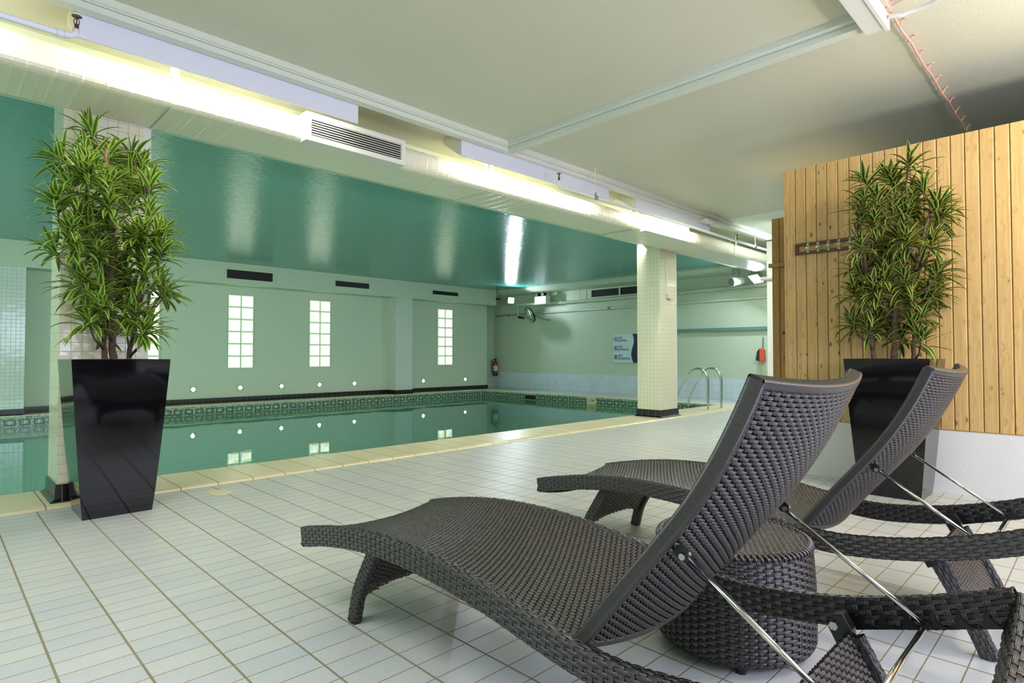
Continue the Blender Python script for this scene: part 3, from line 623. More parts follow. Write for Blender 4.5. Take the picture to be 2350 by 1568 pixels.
MB().lathe([(1e-4, .09), (.08, .085), (.16, .066), (.23, .035), (.265, .01)], 32, T).build('glass', M['mirror'], mr, smooth=True)
MB().lathe([(.265, .012), (.285, .008), (.285, -.03), (.2, -.05), (1e-4, -.06)], 32, T).build('rim', M['black'], mr)
MB().tube([tuple(T @ Vector((0, 0, -.05))), (15.0, 13.55, 2.42), (15.2, 13.5, 2.40)], .015, 8).build('arm', M['grey'], mr, smooth=True)
em = empty('emergency_light', (14.7, 13.5, 3.0), label='pale box emergency light with two black lamps high in the corner', cat='emergency light')
MB().box(14.75, 13.30, 2.93, 14.98, 13.82, 3.20).build('body', M['white'], em, bevel=.01)
for y in (13.42, 13.70): MB().tube([(14.72, y, 3.26), (14.88, y, 3.27)], .055, 16).build('lamp', M['black'], em)
tag(MB().box(14.30, 15.1, 3.16, 14.36, 15.28, 3.22).build('ceiling_sensor', M['black'], bevel=.01), 'tiny black box under the pool ceiling left of the floodlight', 'sensor')
# extinguisher
ex = empty('fire_extinguisher', (15.08, 16.15, .43), label='red fire extinguisher hanging on the end wall in the far corner', cat='fire extinguisher')
Tm = Matrix.Translation((15.08, 16.13, .45))
MB().lathe([(1e-4, 0), (.085, .005), (.09, .03), (.09, .44), (.075, .50), (.035, .545), (.025, .56)], 24, Tm).build('cylinder', M['red'], ex, smooth=True)
MB().lathe([(.0905, .16), (.0905, .36)], 24, Tm).build('label', M['paper'], ex, smooth=True)
b = MB(); b.lathe([(1e-4, -.015), (.088, -.015), (.092, .03), (.0915, .04)], 24, Tm); b.build('foot', M['black'], ex)
b = MB(); b.tube([(15.08, 16.13, 1.0), (15.08, 16.13, 1.06)], .022, 8); b.tube([(15.08, 16.16, 1.05), (15.05, 16.02, 1.10)], .010, 6); b.tube([(15.08, 16.16, 1.03), (15.05, 16.03, 1.04)], .010, 6); b.build('valve', M['black'], ex)
MB().tube([(15.08, 16.16, 1.04), (15.05, 16.24, 1.02), (15.03, 16.28, .92), (15.03, 16.26, .75), (15.03, 16.22, .60), (15.04, 16.2, .5)], .012, 8).build('hose', M['black'], ex, smooth=True)
# sign
sg = empty('safety_sign', (15.19, 10.4, .97), label='pale blue safety sign on the end wall with three rules and pictograms', cat='sign')
ys, ye, za, zb = 10.86, 9.86, .965, 1.845
MB().box(15.17, ye, za, 15.199, ys, zb).build('board', M['sign'], sg)
wv = []; K = 24
for i in range(K+1):
    t = i/K; wv.append((ys-.70+.055*math.sin(t*2*pi+.2)*(-1)-.03*(t), zb-(zb-za)*t))
b = MB(); n = len(b.v)
for (y, z) in wv: b.v += [(15.168, y, z), (15.168, ye, z)]
for i in range(K): b.f.append((n+2*i, n+2*i+1, n+2*i+3, n+2*i+2)); b.m.append(0)
b.build('wave_band', M['ink'], sg)
for k, (wd, zc) in enumerate((('DIVING', 1.69), ('JUMPING', 1.415), ('RUNNING', 1.14))):
    text('lettering', 'NO', .098, (15.169, ys-.19, zc+.012), RX, M['ink'], sg, bold=0); text('lettering', wd, .098, (15.169, ys-.19, zc-.078), RX, M['ink'], sg, bold=0)
    b = MB(); cy_, cz_ = ys-.105, zc
    b.tube([(15.168, cy_+.068*math.cos(2*pi*i/24), cz_+.072*math.sin(2*pi*i/24)) for i in range(25)], .0045, 6, cap=False)
    b.tube([(15.168, cy_+.046, cz_+.05), (15.168, cy_-.046, cz_-.05)], .0035, 6)
    man = {0: [[(.025, .045), (-.03, -.045)], [(0, 0), (-.035, .035)], [(.0, 0), (.03, -.04)]], 1: [[(0, .03), (0, -.01)], [(0, -.01), (.022, -.05)], [(0, -.01), (-.012, -.035)], [(0, .02), (.025, .0)], [(0, .02), (-.03, .04)]], 2: [[(-.005, .03), (.01, -.01)], [(.01, -.01), (.035, -.045)], [(.01, -.01), (-.01, -.05)], [(-.005, .02), (.03, .04)], [(-.005, .02), (-.03, .03)]]}[k]
    for (a, c_) in man: b.tube([(15.167, cy_+a[0], cz_+a[1]), (15.167, cy_+c_[0], cz_+c_[1])], .009 if k else .006, 6)
    if k: b.sphere((15.167, cy_-.003, cz_+.046), .011, 8)
    b.build('pictogram', M['ink'], sg)
# throw bag
tb = empty('throw_bag', (15.1, 6.15, 1.2), label='orange and black rescue throw bag hanging by a cord near the post', cat='rescue bag')
b = MB(); b.prism([(6.14, 1.02), (6.34, 1.06), (6.31, 1.30), (6.24, 1.38), (6.15, 1.35)], 0, 15.05, 15.15); b.build('bag', M['orange'], tb, bevel=.02)
b = MB(); b.prism([(6.26, 1.04), (6.355, 1.07), (6.32, 1.29), (6.26, 1.37)], 0, 15.045, 15.05); b.build('black_panel', M['black'], tb)
MB().tube([(15.15, 6.22, 1.36), (15.17, 6.21, 1.66)], .010, 6).build('strap', M['mo3'], tb); MB().tube([(15.15, 6.24, 1.04), (15.16, 6.28, .9), (15.17, 6.24, .6)], .006, 6).build('cord', plain('yellow_cord', rgb(190, 200, 90), .6), tb)
# ladder
ld = empty('pool_ladder', (12.2, 6.3, 0), label='curved stainless steel pool ladder behind the far column', cat='ladder')
for x in (12.52, 11.90):
    P = [(6.06, .0), (6.055, .35), (6.055, .62), (6.075, .74), (6.13, .84), (6.22, .90), (6.32, .90), (6.42, .86), (6.50, .78), (6.60, .62), (6.80, .28), (6.845, .18), (6.855, .05), (6.86, -.9)]
    Q = []
    for i in range(len(P)-1):
        for s in (0, .5): Q.append((x, P[i][0]*(1-s)+P[i+1][0]*s, P[i][1]*(1-s)+P[i+1][1]*s))
    Q.append((x, P[-1][0], P[-1][1]))
    MB().tube(Q, .0235, 14).build('handrail', M['steel'], ld, smooth=True)
    MB().lathe([(1e-4, .012), (.05, .01), (.06, 0)], 20, Matrix.Translation((x, 6.06, .026))).build('flange', M['coping'], ld)
for z in (-.35, -.62): MB().box(11.9, 6.80, z, 12.52, 6.88, z+.02).build('rung', M['steel'], ld)
for (x, y), lb in (((1.83, 5.47), 'round cream cover in the floor beside the left planter'), ((11.25, 5.5), 'round cream cover in the floor near the pool ladder')):
    tag(MB().lathe([(1e-4, .006), (.088, .006), (.095, .0)], 32, Matrix.Translation((x, y, .0005))).build('floor_cover', M['coping']), lb, 'floor cover')
# ================================================================ WOVEN FURNITURE
def npmesh(name, V, F, UV, mat, parent, smooth=True):
    """V (n,3), F (m,4) ints, UV (m*4,2)"""
    me = bpy.data.meshes.new(name); V = np.asarray(V, np.float32); F = np.asarray(F, np.int32)
    me.vertices.add(len(V)); me.vertices.foreach_set('co', V.ravel())
    me.loops.add(F.size); me.loops.foreach_set('vertex_index', F.ravel())
    me.polygons.add(len(F)); me.polygons.foreach_set('loop_start', np.arange(0, F.size, 4, dtype=np.int32)); me.polygons.foreach_set('loop_total', np.full(len(F), 4, np.int32))
    me.polygons.foreach_set('use_smooth', np.full(len(F), smooth)); 
    u = me.uv_layers.new(name='UVMap'); u.data.foreach_set('uv', np.asarray(UV, np.float32).ravel())
    mi = None
    if isinstance(mat, tuple):
        mats, mi = mat
        for m in mats: me.materials.append(m)
        me.polygons.foreach_set('material_index', np.asarray(mi, np.int32))
    else: me.materials.append(mat)
    me.update(); me.validate()
    o = bpy.data.objects.new(name, me); C.objects.link(o)
    if parent is not None: o.parent = parent; o.matrix_parent_inverse = Matrix.Translation(-parent.location)
    return o
def strips(S, U, Vv, off, cw, mi, acc, mask=None, along='u'):
    """ribbons: U,Vv arrays (nr, ns) of centre-lines; cw half width; off (nr, ns) normal offset"""
    nr, ns = U.shape; cr = [(-cw, -.0010), (0, .0007), (cw, -.0010)]
    P = []
    for dc, dn in cr:
        p, n = S(U+(dc if along == 'v' else 0), Vv+(dc if along == 'u' else 0)); P.append(p+n*(off+dn)[..., None])
    P = np.stack(P, 2)                                             # nr, ns, 3, 3
    base = acc['n']; idx = base+np.arange(nr*ns*3).reshape(nr, ns, 3)
    a = idx[:, :-1, :-1]; b = idx[:, 1:, :-1]; c = idx[:, 1:, 1:]; d = idx[:, :-1, 1:]
    F = np.stack([a, b, c, d], -1)
    if mask is not None:
        ok = mask(P[..., 1, :]); okk = (ok[:, :-1] & ok[:, 1:])[:, :, None]; F = F[np.broadcast_to(okk, F.shape[:3])]
    F = F.reshape(-1, 4)
    su = np.linspace(0, 1, ns)
    y = np.array([0, .5, 1.0]); uv = np.zeros((nr, ns, 3, 2)); uv[..., 0] = su[None, :, None]; uv[..., 1] = y[None, None, :]
    uvf = uv.reshape(-1, 2)
    acc['V'].append(P.reshape(-1, 3)); acc['F'].append(F); acc['UV'].append(uvf[F.ravel()-base]); acc['MI'].append(np.full(len(F), mi)); acc['n'] += nr*ns*3
def weave(name, S, Lu, Tv, pitch, warp, parent, amp=.0028, fill=.42, mask=None, mats=None, per=4, closed=False, lift=.0, sq=.6):
    acc = dict(V=[], F=[], UV=[], MI=[], n=0)
    nr = max(1, int(round(Tv/pitch))); pitch = Tv/nr; nw = max(2, int(round(Lu/warp)));
    if closed and nw % 2: nw += 1
    warp = Lu/nw
    j = np.arange(nr)[:, None]; u = np.linspace(0, Lu, nw*per+1)[None, :]
    U = np.repeat(u, nr, 0); Vv = np.repeat((j+.5)*pitch, U.shape[1], 1)
    cs = np.cos(pi*(U/warp+j)); off = amp*np.sign(cs)*np.abs(cs)**sq+lift
    strips(S, U, Vv, off, fill*pitch, 0, acc, mask, 'u')
    k = np.arange(0 if not closed else 1, nw+1)[:, None]; v = np.linspace(0, Tv, nr*2+1)[None, :]
    V2 = np.repeat(v, len(k), 0); U2 = np.repeat(k*warp, V2.shape[1], 1); U2 = np.clip(U2, .0, Lu)
    off2 = -amp*np.cos(pi*(k+V2/pitch-.5))+lift
    strips(S, U2, V2, off2, warp*.27, 1, acc, mask, 'v')
    mats = mats or (M['rattan'], M['rattan2'])
    return npmesh(name, np.concatenate(acc['V']), np.concatenate(acc['F']), np.concatenate(acc['UV']), (mats, np.concatenate(acc['MI'])), parent)
def smoothpts(P, n=80):
    P = np.array(P, float); d = np.r_[0, np.cumsum(np.linalg.norm(np.diff(P, axis=0), axis=1))]
    # catmull-rom style resample
    t = np.linspace(0, d[-1], n); out = np.zeros((n, P.shape[1]))
    m = np.gradient(P, d, axis=0)
    i = np.clip(np.searchsorted(d, t, 'right')-1, 0, len(P)-2); h = d[i+1]-d[i]; s = ((t-d[i])/h)[:, None]; h = h[:, None]
    out = (2*s**3-3*s**2+1)*P[i]+(s**3-2*s**2+s)*h*m[i]+(-2*s**3+3*s**2)*P[i+1]+(s**3-s**2)*h*m[i+1]
    return out
class Curve:
    def __init__(s, P, n=160):
        s.P = smoothpts(P, n); s.d = np.r_[0, np.cumsum(np.linalg.norm(np.diff(s.P, axis=0), axis=1))]; s.L = s.d[-1]; s.T = np.gradient(s.P, s.d, axis=0)
        s.T /= np.linalg.norm(s.T, axis=1)[:, None]
    def at(s, u):
        u = np.clip(u, 0, s.L); return np.stack([np.interp(u, s.d, s.P[:, k]) for k in range(3)], -1), np.stack([np.interp(u, s.d, s.T[:, k]) for k in range(3)], -1)
def perim(w, h, r=.006):
    """rounded rect perimeter (a = side axis, b = normal axis) as resampled polyline and its outward normals; starts at the middle of the underside"""
    pts = []
    for cx_, cy_, a0 in ((w/2-r, -h/2+r, -pi/2), (w/2-r, h/2-r, 0), (-w/2+r, h/2-r, pi/2), (-w/2+r, -h/2+r, pi)):
        for k in range(5):
            a = a0+pi/2*k/4; pts.append((cx_+r*math.cos(a), cy_+r*math.sin(a), math.cos(a), math.sin(a)))
    pts.insert(0, (0, -h/2, 0, -1)); pts.append((0, -h/2, 0, -1))
    P = np.array(pts); d = np.r_[0, np.cumsum(np.hypot(np.diff(P[:, 0]), np.diff(P[:, 1])))]; return P, d
def tubeS(cv, side, w, h, hfun=None):
    P, d = perim(w, h); side = np.array(side, float)
    def S(u, v):
        p, t = cv.at(u); s = np.broadcast_to(side, t.shape); n = np.cross(s, t); n /= np.linalg.norm(n, axis=-1)[..., None]
        n = n*np.where(n[..., 2:3]+1e-3*0 < -2, -1, 1)
        vv = np.mod(v, d[-1]); a = np.interp(vv, d, P[:, 0]); b = np.interp(vv, d, P[:, 1]); na = np.interp(vv, d, P[:, 2]); nb = np.interp(vv, d, P[:, 3])
        if hfun is not None: b = b*hfun(u)
        return p+s*a[..., None]+n*b[..., None], s*na[..., None]+n*nb[..., None]
    return S, d[-1]
def solid(name, S, Lu, Lv, nu, nv, mat, parent, inset=.0, uvn=1.0, caps=True):
    u = np.linspace(0, Lu, nu+1); v = np.linspace(0, Lv, nv+1); U, V_ = np.meshgrid(u, v, indexing='ij'); p, n = S(U, V_); p = p-n*inset
    idx = np.arange((nu+1)*(nv+1)).reshape(nu+1, nv+1); F = np.stack([idx[:-1, :-1], idx[1:, :-1], idx[1:, 1:], idx[:-1, 1:]], -1).reshape(-1, 4)
    uv = np.zeros((nu+1, nv+1, 2)); uv[..., 1] = (U*uvn); uv[..., 0] = V_
    V3 = list(p.reshape(-1, 3)); UVf = list(uv.reshape(-1, 2)[F.ravel()])
    if caps:
        for r in (0, nu):
            ring = idx[r]; k = nv//4*1
            q = [ring[nv//8], ring[3*nv//8], ring[5*nv//8], ring[7*nv//8]]
            F = np.vstack([F, q]); UVf += [(0, 0)]*4
    return npmesh(name, np.array(V3), F, np.array(UVf), mat, parent)
LX0, LW = 1.27, .79
def make_lounger():
    root = empty('sun_lounger', (LX0+LW/2, 1.4, 0), cat='sun lounger', group='brown wicker sun loungers facing the pool')
    top = [(2.70, .385), (2.60, .408), (2.45, .438), (2.313, .461), (2.12, .483), (1.95, .491), (1.78, .491), (1.60, .481), (1.38, .457), (1.187, .427), (1.05, .409), (.90, .404), (.76, .418), (.60, .446), (.45, .486), (.35, .518), (.25, .556), (.17, .59)]
    rh = .088; rw = .036
    fr = None
    for k, x in enumerate((LX0+rw/2, LX0+LW-rw/2)):
        cv = Curve([(x, y, z-rh/2) for y, z in top], 220); S, pv = tubeS(cv, (-1, 0, 0), rw, rh)
        core = solid('side_rail', S, cv.L, pv, 90, 24, M['core'], root, inset=.003)
        weave('wicker', S, cv.L, pv, .0138, .034, core, amp=.0016, sq=.35, per=6, fill=.455, mats=(M['rail'], M['rattan2']))
    # crossbars at foot and head
    def cross(yc, zc, sag, tilt):
        xs = np.linspace(LX0+.01, LX0+LW-.01, 15); t = (xs-xs[0])/(xs[-1]-xs[0])
        cv = Curve([(x, yc, zc-sag*4*q*(1-q)) for x, q in zip(xs, t)], 80); S, pv = tubeS(cv, (0, -math.cos(tilt), -math.sin(tilt)), .036, .088)
        core = solid('crossbar', S, cv.L, pv, 40, 24, M['core'], root, inset=.003)
        weave('wicker', S, cv.L, pv, .0135, .030, core, amp=.0016, sq=.35, per=6, fill=.455, mats=(M['rail'], M['rattan2']))
    cross(2.685, .343, .045, .15); cross(.175, .54, .10, .4)
    # seat
    seat = Curve([(0, y, z-.004) for y, z in top if y > 1.0], 200)
    xa, xb = LX0+.03, LX0+LW-.03
    def Sbed(u, v):
        p, t = seat.at(v); q = u/(xb-xa); sg = 4*q*(1-q); w_ = .045*(1-.5*np.clip((v-seat.L+.5)/.5, 0, 1))
        P = np.stack([xa+u, p[..., 1], p[..., 2]-sg*w_], -1)
        n = np.stack([np.zeros_like(u+v)+.0, -t[..., 2], t[..., 1]], -1); n = n*np.sign(n[..., 2:3]); return P, n
    sc = solid('seat', Sbed, xb-xa, seat.L, 24, 60, M['core'], root, inset=.006, caps=False)
    weave('wicker', Sbed, xb-xa, seat.L, .0122, .0195, sc, amp=.0034, fill=.40)
    # backrest
    sc_ = 1.024
    bk = [(1.045, .425), (.922, .585), (.80, .737), (.72, .842), (.648, .957), (.588, 1.075), (.553, 1.155)]
    bk = [(y*sc_, 1.2+(z-1.2)*sc_) for y, z in bk]
    x0, x1 = LX0+.033, LX0+LW-.033; cb = Curve([(0, y, z) for y, z in bk], 160)
    def Sback(off, sgn):
        def S(u, v):
            p, t = cb.at(v); q = np.clip(u/(x1-x0), 0, 1); n = np.stack([np.zeros_like(t[..., 0]), -t[..., 2], t[..., 1]], -1)   # points to the back (‑y,‑z side)
            n = n*np.where(n[..., 1:2] > 0, -1, 1)
            P = np.stack([x0+u, p[..., 1], p[..., 2]], -1)+n*(off+.055*4*q*(1-q))[..., None]
            dq = .055*4*(1-2*q)/(x1-x0); nn = n*1.0; nn[..., 0] = -dq; nn /= np.linalg.norm(nn, axis=-1)[..., None]
            return P, nn*sgn
        return S
    th = .036
    core = solid('backrest', Sback(th*.5, 1), x1-x0, cb.L, 24, 40, M['core'], root, inset=.0, caps=False)
    def strip_inner(S, sgn, name):
        def S2(u, v): return S(u+.012, v+.012)
        return weave(name, S2, x1-x0-.024, cb.L-.03, .0121, .0192, core, amp=.0040, fill=.39, per=6, mats=(M['rattan'], M['rattan2']))
    strip_inner(Sback(th-.004, 1), 1, 'wicker_back'); strip_inner(Sback(.004, -1), -1, 'wicker_front')
    # tightly wound edge bars
    for x in (x0, x1):
        n_ = [cb.at(np.array(v)) for v in np.linspace(0, cb.L, 30)]
        pts = []
        for p, t in n_:
            nn = np.array([0, -t[2], t[1]]); nn = nn*(-1 if nn[1] > 0 else 1); pts.append((x+(.012 if x == x0 else -.012), p[1]+nn[1]*th/2, p[2]+nn[2]*th/2))
        cv = Curve(pts, 120); S, pv = tubeS(cv, (1, 0, 0), .030, th+.006)
        solid('edge_bar', S, cv.L, pv, 120, 24, M['wound'], root, uvn=1/.0033)
    for vv, nm in ((cb.L-.006, 'top_bar'), (.012, 'bottom_bar')):
        pts = []
        for u in np.linspace(.0, x1-x0, 25):
            P, n = Sback(th/2, 1)(np.array([u]), np.array([vv])); pts.append(tuple(P[0]))
        p, t = cb.at(np.array(vv)); nn = np.array([0, -t[2], t[1]]); nn = nn*(-1 if nn[1] > 0 else 1)
        cv = Curve(pts, 100); S, pv = tubeS(cv, tuple(nn), th+.004, .026); solid(nm, S, cv.L, pv, 90, 24, M['wound'], root, uvn=1/.0045)
    # chrome stay
    A = (.752, .70); B_ = (.375, .44); xl, xr = LX0+.085, LX0+LW-.05
    b = MB(); b.tube([(xl, A[0], A[1]), (xl, B_[0], B_[1])], .0072, 12); b.tube([(xr, A[0]+.01, A[1]-.005), (xr, B_[0], B_[1])], .0072, 12)
    b.tube([(LX0+.045, B_[0], B_[1]), (LX0+LW-.045, B_[0], B_[1])], .0078, 12); st = b.build('support_stay', M['chrome'], root, smooth=True)
    b = MB(); b.tube([(LX0+.038, B_[0], B_[1]), (LX0+.06, B_[0], B_[1])], .0125, 12); b.tube([(LX0+LW-.06, B_[0], B_[1]), (LX0+LW-.038, B_[0], B_[1])], .0125, 12); b.build('end_cap', M['black'], st)
    for x, s in ((xl, -1), (xr, 1)):
        b = MB(); b.prism([(A[0]+.045, A[1]+.035), (A[0]+.03, A[1]+.05), (A[0]-.012, A[1]+.012), (A[0]-.012, A[1]-.012), (A[0]+.012, A[1]-.012)], 0, x-.016, x-.008); br = b.build('hinge_bracket', M['black'], root)
        b = MB(); b.tube([(x-.022, A[0], A[1]), (x+.012, A[0], A[1])], .0085, 14); b.build('bolt', M['zinc'], br)
    # notched rack under the rails
    for x in (LX0+.037, LX0+LW-.043):
        base = lambda y: .371+(.537-y)*.322
        P = [(.60, base(.60)), (.60, base(.60)+.05)]
        for k in range(7):
            y = .548-.0612*k
            P += [(y+.004, base(y)+.040), (y, base(y)+.050), (y-.003, base(y)+.046), (y-.012, base(y)+.030), (y-.026, base(y)+.020), (y-.044, base(y)+.018), (y-.054, base(y)+.024)]
        P += [(.10, base(.10)+.05), (.10, base(.10)+.006)]
        b = MB(); b.prism(P, 0, x, x+.006); b.build('notched_rack', M['black'], root)
    # legs: two leaning pairs, a woven panel between each
    def pair(pts, top_z, low_z, panel):
        for x in (LX0+.115, LX0+LW-.09):
            cv = Curve([(x, y, z) for y, z in pts], 60); S, pv = tubeS(cv, (-1, 0, 0), .038, .062)
            core = solid('leg', S, cv.L, pv, 30, 24, M['core'], root, inset=.003); weave('wicker', S, cv.L, pv, .0135, .026, core, amp=.0016, sq=.4, fill=.455, mats=(M['rail'], M['rattan2']))
        cv = Curve([(0, y, z) for y, z in panel], 60); xa_, xb_ = LX0+.13, LX0+LW-.105
        def SP(sgn):
            def S(u, v):
                p, t = cv.at(v); n = np.stack([np.zeros_like(t[..., 0]), -t[..., 2], t[..., 1]], -1)*sgn
                q = np.clip(u/(xb_-xa_), 0, 1)
                return np.stack([xa_+u+0*v, p[..., 1], p[..., 2]], -1)+n*.008, n
            return S
        lim = lambda P: P[..., 2] > low_z-.055*np.abs((P[..., 0]-(xa_+xb_)/2)/((xb_-xa_)/2))**3+.02
        core = solid('leg_panel', SP(1), xb_-xa_, cv.L-.08, 10, 10, M['core'], root, inset=.008, caps=False)
        for s_ in (1, -1): weave('wicker', SP(s_), xb_-xa_, cv.L, .0125, .02, core, amp=.0026, mask=lim)
    fl_ = [(2.19, .43), (2.235, .36), (2.30, .26), (2.365, .15), (2.41, .0)]
    pair(fl_, .42, .135, [(2.20, .42), (2.235, .36), (2.30, .26), (2.365, .15), (2.385, .10)])
    re_ = [(.55, .36), (.50, .27), (.44, .15), (.375, .0)]
    pair(re_, .36, .13, [(.56, .375), (.51, .29), (.455, .18), (.43, .12), (.42, .09)])
    for x in (LX0+.10, LX0+LW-.105):
        b = MB(); b.prism([(.60, .42), (.57, .43), (.545, .39), (.545, .33), (.575, .315), (.61, .38)], 0, x-.012, x+.03); br = b.build('leg_bracket', M['black'], root, bevel=.003)
        b = MB(); b.tube([(x-.024, .592, .392), (x+.04, .592, .392)], .013, 6); b.build('bolt', M['zinc'], br)
    return root
l1 = make_lounger(); l1['label'] = 'dark wicker sun lounger in front, nearest the camera, its raised back lit bluish'
l2 = copy_tree(l1, (1.61, -.03, 0)); l2['label'] = 'brown wicker sun lounger farther right, between the round stool and the black planter'
# ---------------------------------------------------------------- stool
st = empty('wicker_stool', (2.437, 1.138, 0), label='round dark wicker drum stool between the two sun loungers', cat='stool')
cx_, cy_ = 2.437, 1.138; Rb = .318; hh = .445
def Sst(u, v):
    z = .025+v; R_ = Rb*(1-.05*((z-.2)/.25)**2*(z > .2))*(1-.18*np.clip((.07-z)/.07, 0, 1)**2); th = u/Rb
    n = np.stack([np.cos(th), np.sin(th), np.zeros_like(th+v)], -1)
    return np.stack([cx_+R_*np.cos(th), cy_+R_*np.sin(th), z+0*th], -1), n
dr_ = solid('drum', Sst, 2*pi*Rb, hh-.025, 64, 20, M['core'], st, inset=.005, caps=False)
weave('wicker', Sst, 2*pi*Rb, hh-.03, .0125, .0345, dr_, amp=.0028, closed=True, per=6, sq=.4, fill=.45, mats=(M['rail'], M['rattan2']))
def Stp(u, v):
    return np.stack([cx_-.32+u, cy_-.32+v, np.full_like(u+v, hh)], -1), np.broadcast_to(np.array([0, 0, 1.]), np.shape(u+v)+(3,)).copy()
tp = MB().lathe([(1e-4, hh-.004), (.30, hh-.004), (.306, hh-.03)], 48, Matrix.Translation((cx_, cy_, 0))).build('top', M['core'], st)
weave('wicker', Stp, .64, .64, .0125, .021, tp, amp=.003, mask=lambda P: (P[..., 0]-cx_)**2+(P[..., 1]-cy_)**2 < .299**2)
# rim binding: short slanted loops
cv_pts = []; b = MB()
for i in range(84):
    a = 2*pi*i/84; a2 = a+.05
    pts = []
    for k in range(5):
        t = k/4; an = a+(a2-a)*t; r_ = .288+.022*math.sin(pi*t*.5); z_ = hh+.004-.022*t*t; pts.append((cx_+r_*math.cos(an), cy_+r_*math.sin(an), z_))
    b.tube(pts, .0055, 6)
b.build('rim_binding', M['rattan'], st, smooth=True)
for k in range(3):
    a = -2.6+k*2.1; MB().tube([(cx_+.27*math.cos(a), cy_+.27*math.sin(a), 0), (cx_+.27*math.cos(a), cy_+.27*math.sin(a), .05)], .02, 12).build('foot', M['black'], st)
# ================================================================ PLANTS
def leaf_mesh(name, leaves, mat, parent):
    V, F, UV = [], [], []
    prof = [0.38, .78, 1.0, 1.0, .86, .56, .05]
    for (P0, D, up, Ln, W, droop, seed) in leaves:
        D = D.normalized(); side = D.cross(up)
        if side.length < 1e-3: side = D.cross(Vector((1, 0, 0)))
        side.normalize(); nup = side.cross(D).normalized(); p = P0.copy(); d = D.copy(); k = len(prof); base = len(V); st_ = Ln/(k-1)
        vr = .75+.25*seed
        for i in range(k):
            w_ = W*prof[i]*.5; nn = side.cross(d).normalized()
            V += [p-side*w_+nn*w_*.35, p.copy(), p+side*w_+nn*w_*.35]
            d = (d+Vector((0, 0, -droop))*(.4+i*.25)).normalized(); p = p+d*st_
        for i in range(k-1):
            for s in (0, 1):
                a = base+i*3+s; F.append((a, a+1, a+4, a+3)); x = (0, .5, 1)
                UV += [(x[s], vr), (x[s+1], vr), (x[s+1], vr), (x[s], vr)]
    return npmesh(name, np.array([tuple(v) for v in V]), np.array(F), np.array(UV), mat, parent)
def pot(root, cx_, cy_):
    b = MB(); zs = [0, .1, .25, .4, .55, .7, .85, 1.0, 1.1, 1.168]; hw = lambda z: .222+.092*(z/1.168)**.85
    n = len(b.v)
    for z in zs:
        h = hw(z); b.v += [(cx_-h, cy_-h, z), (cx_+h, cy_-h, z), (cx_+h, cy_+h, z), (cx_-h, cy_+h, z)]
    for i in range(len(zs)-1):
        for j in range(4):
            k = (j+1) % 4; b.f.append((n+4*i+j, n+4*i+k, n+4*i+4+k, n+4*i+4+j)); b.m.append(0)
    b.f.append((n+3, n+2, n+1, n)); b.m.append(0)
    h = hw(1.168); hi = h-.025; t = n+4*(len(zs)-1); m = len(b.v)
    for z in (1.168, 1.06): b.v += [(cx_-hi, cy_-hi, z), (cx_+hi, cy_-hi, z), (cx_+hi, cy_+hi, z), (cx_-hi, cy_+hi, z)]
    for j in range(4):
        k = (j+1) % 4; b.f.append((t+j, t+k, m+k, m+j)); b.m.append(0); b.f.append((m+j, m+k, m+4+k, m+4+j)); b.m.append(0)
    b.build('planter', M['pot'], root); MB().box(cx_-hi, cy_-hi, 1.05, cx_+hi, cy_+hi, 1.09).build('soil', M['soil'], root)
def plant(root, cx_, cy_, ros, stems, mat, seed, sc=1.0):
    rnd = random.Random(seed); c = Vector((cx_, cy_, 0)); nodes = []
    for s in stems:
        pts = [c+Vector(p) for p in s]; Q = []
        for i in range(len(pts)-1):
            for t in (0, .25, .5, .75): Q.append(pts[i].lerp(pts[i+1], t)+Vector((rnd.uniform(-1, 1), rnd.uniform(-1, 1), 0))*.006)
        Q.append(pts[-1]); n = len(Q); r0 = .027 if s is stems[0] else .019
        MB().tube(Q, [r0*(1-.72*i/n)+(rnd.uniform(0, .004)) for i in range(n)], 9).build('stem', M['bark'], root, smooth=True)
        nodes += Q
    leaves = []; br = MB()
    ros = list(ros)+[(a*.8+rnd.uniform(-.12, .12), b_*.8+rnd.uniform(-.12, .12), c_+rnd.uniform(-.14, .05)) for a, b_, c_ in ros if c_ < 2.75 and c_ > 1.45 and rnd.random() < .55]
    for (dx, dy, z) in ros:
        P = c+Vector((dx, dy, z)); cand = [q for q in nodes if q.z < z-.03] or [nodes[0]]
        q = min(cand, key=lambda a: (a-P).length+.8*abs((P.z-.22)-a.z))
        mid = q.lerp(P, .55)+Vector((dx, dy, 0))*.05-Vector((0, 0, .03)); br.tube([q, mid, P], [.011, .008, .006], 6)
        ax = (P-q).normalized(); ax = (ax+Vector((0, 0, .35))).normalized()
        a1 = ax.orthogonal().normalized(); a2 = ax.cross(a1); nl = rnd.randint(22, 28)
        for k in range(nl):
            ph = k*2.39996+rnd.uniform(-.7, .7); f = k/nl; sp = .2+1.2*f**.8+rnd.uniform(-.28, .22)
            D = ax*math.cos(sp)+(a1*math.cos(ph)+a2*math.sin(ph))*math.sin(sp)
            base = P-ax*(.10*f)+ax*.03
            leaves.append((base, D, Vector((0, 0, 1)), rnd.uniform(.17, .27)*(.72+.35*min(1, f*2))*sc, rnd.uniform(.029, .046)*sc, rnd.uniform(.04, .22), rnd.random()))
    br.build('branches', M['bark'], root, smooth=True)
    leaf_mesh('foliage', leaves, mat, root)
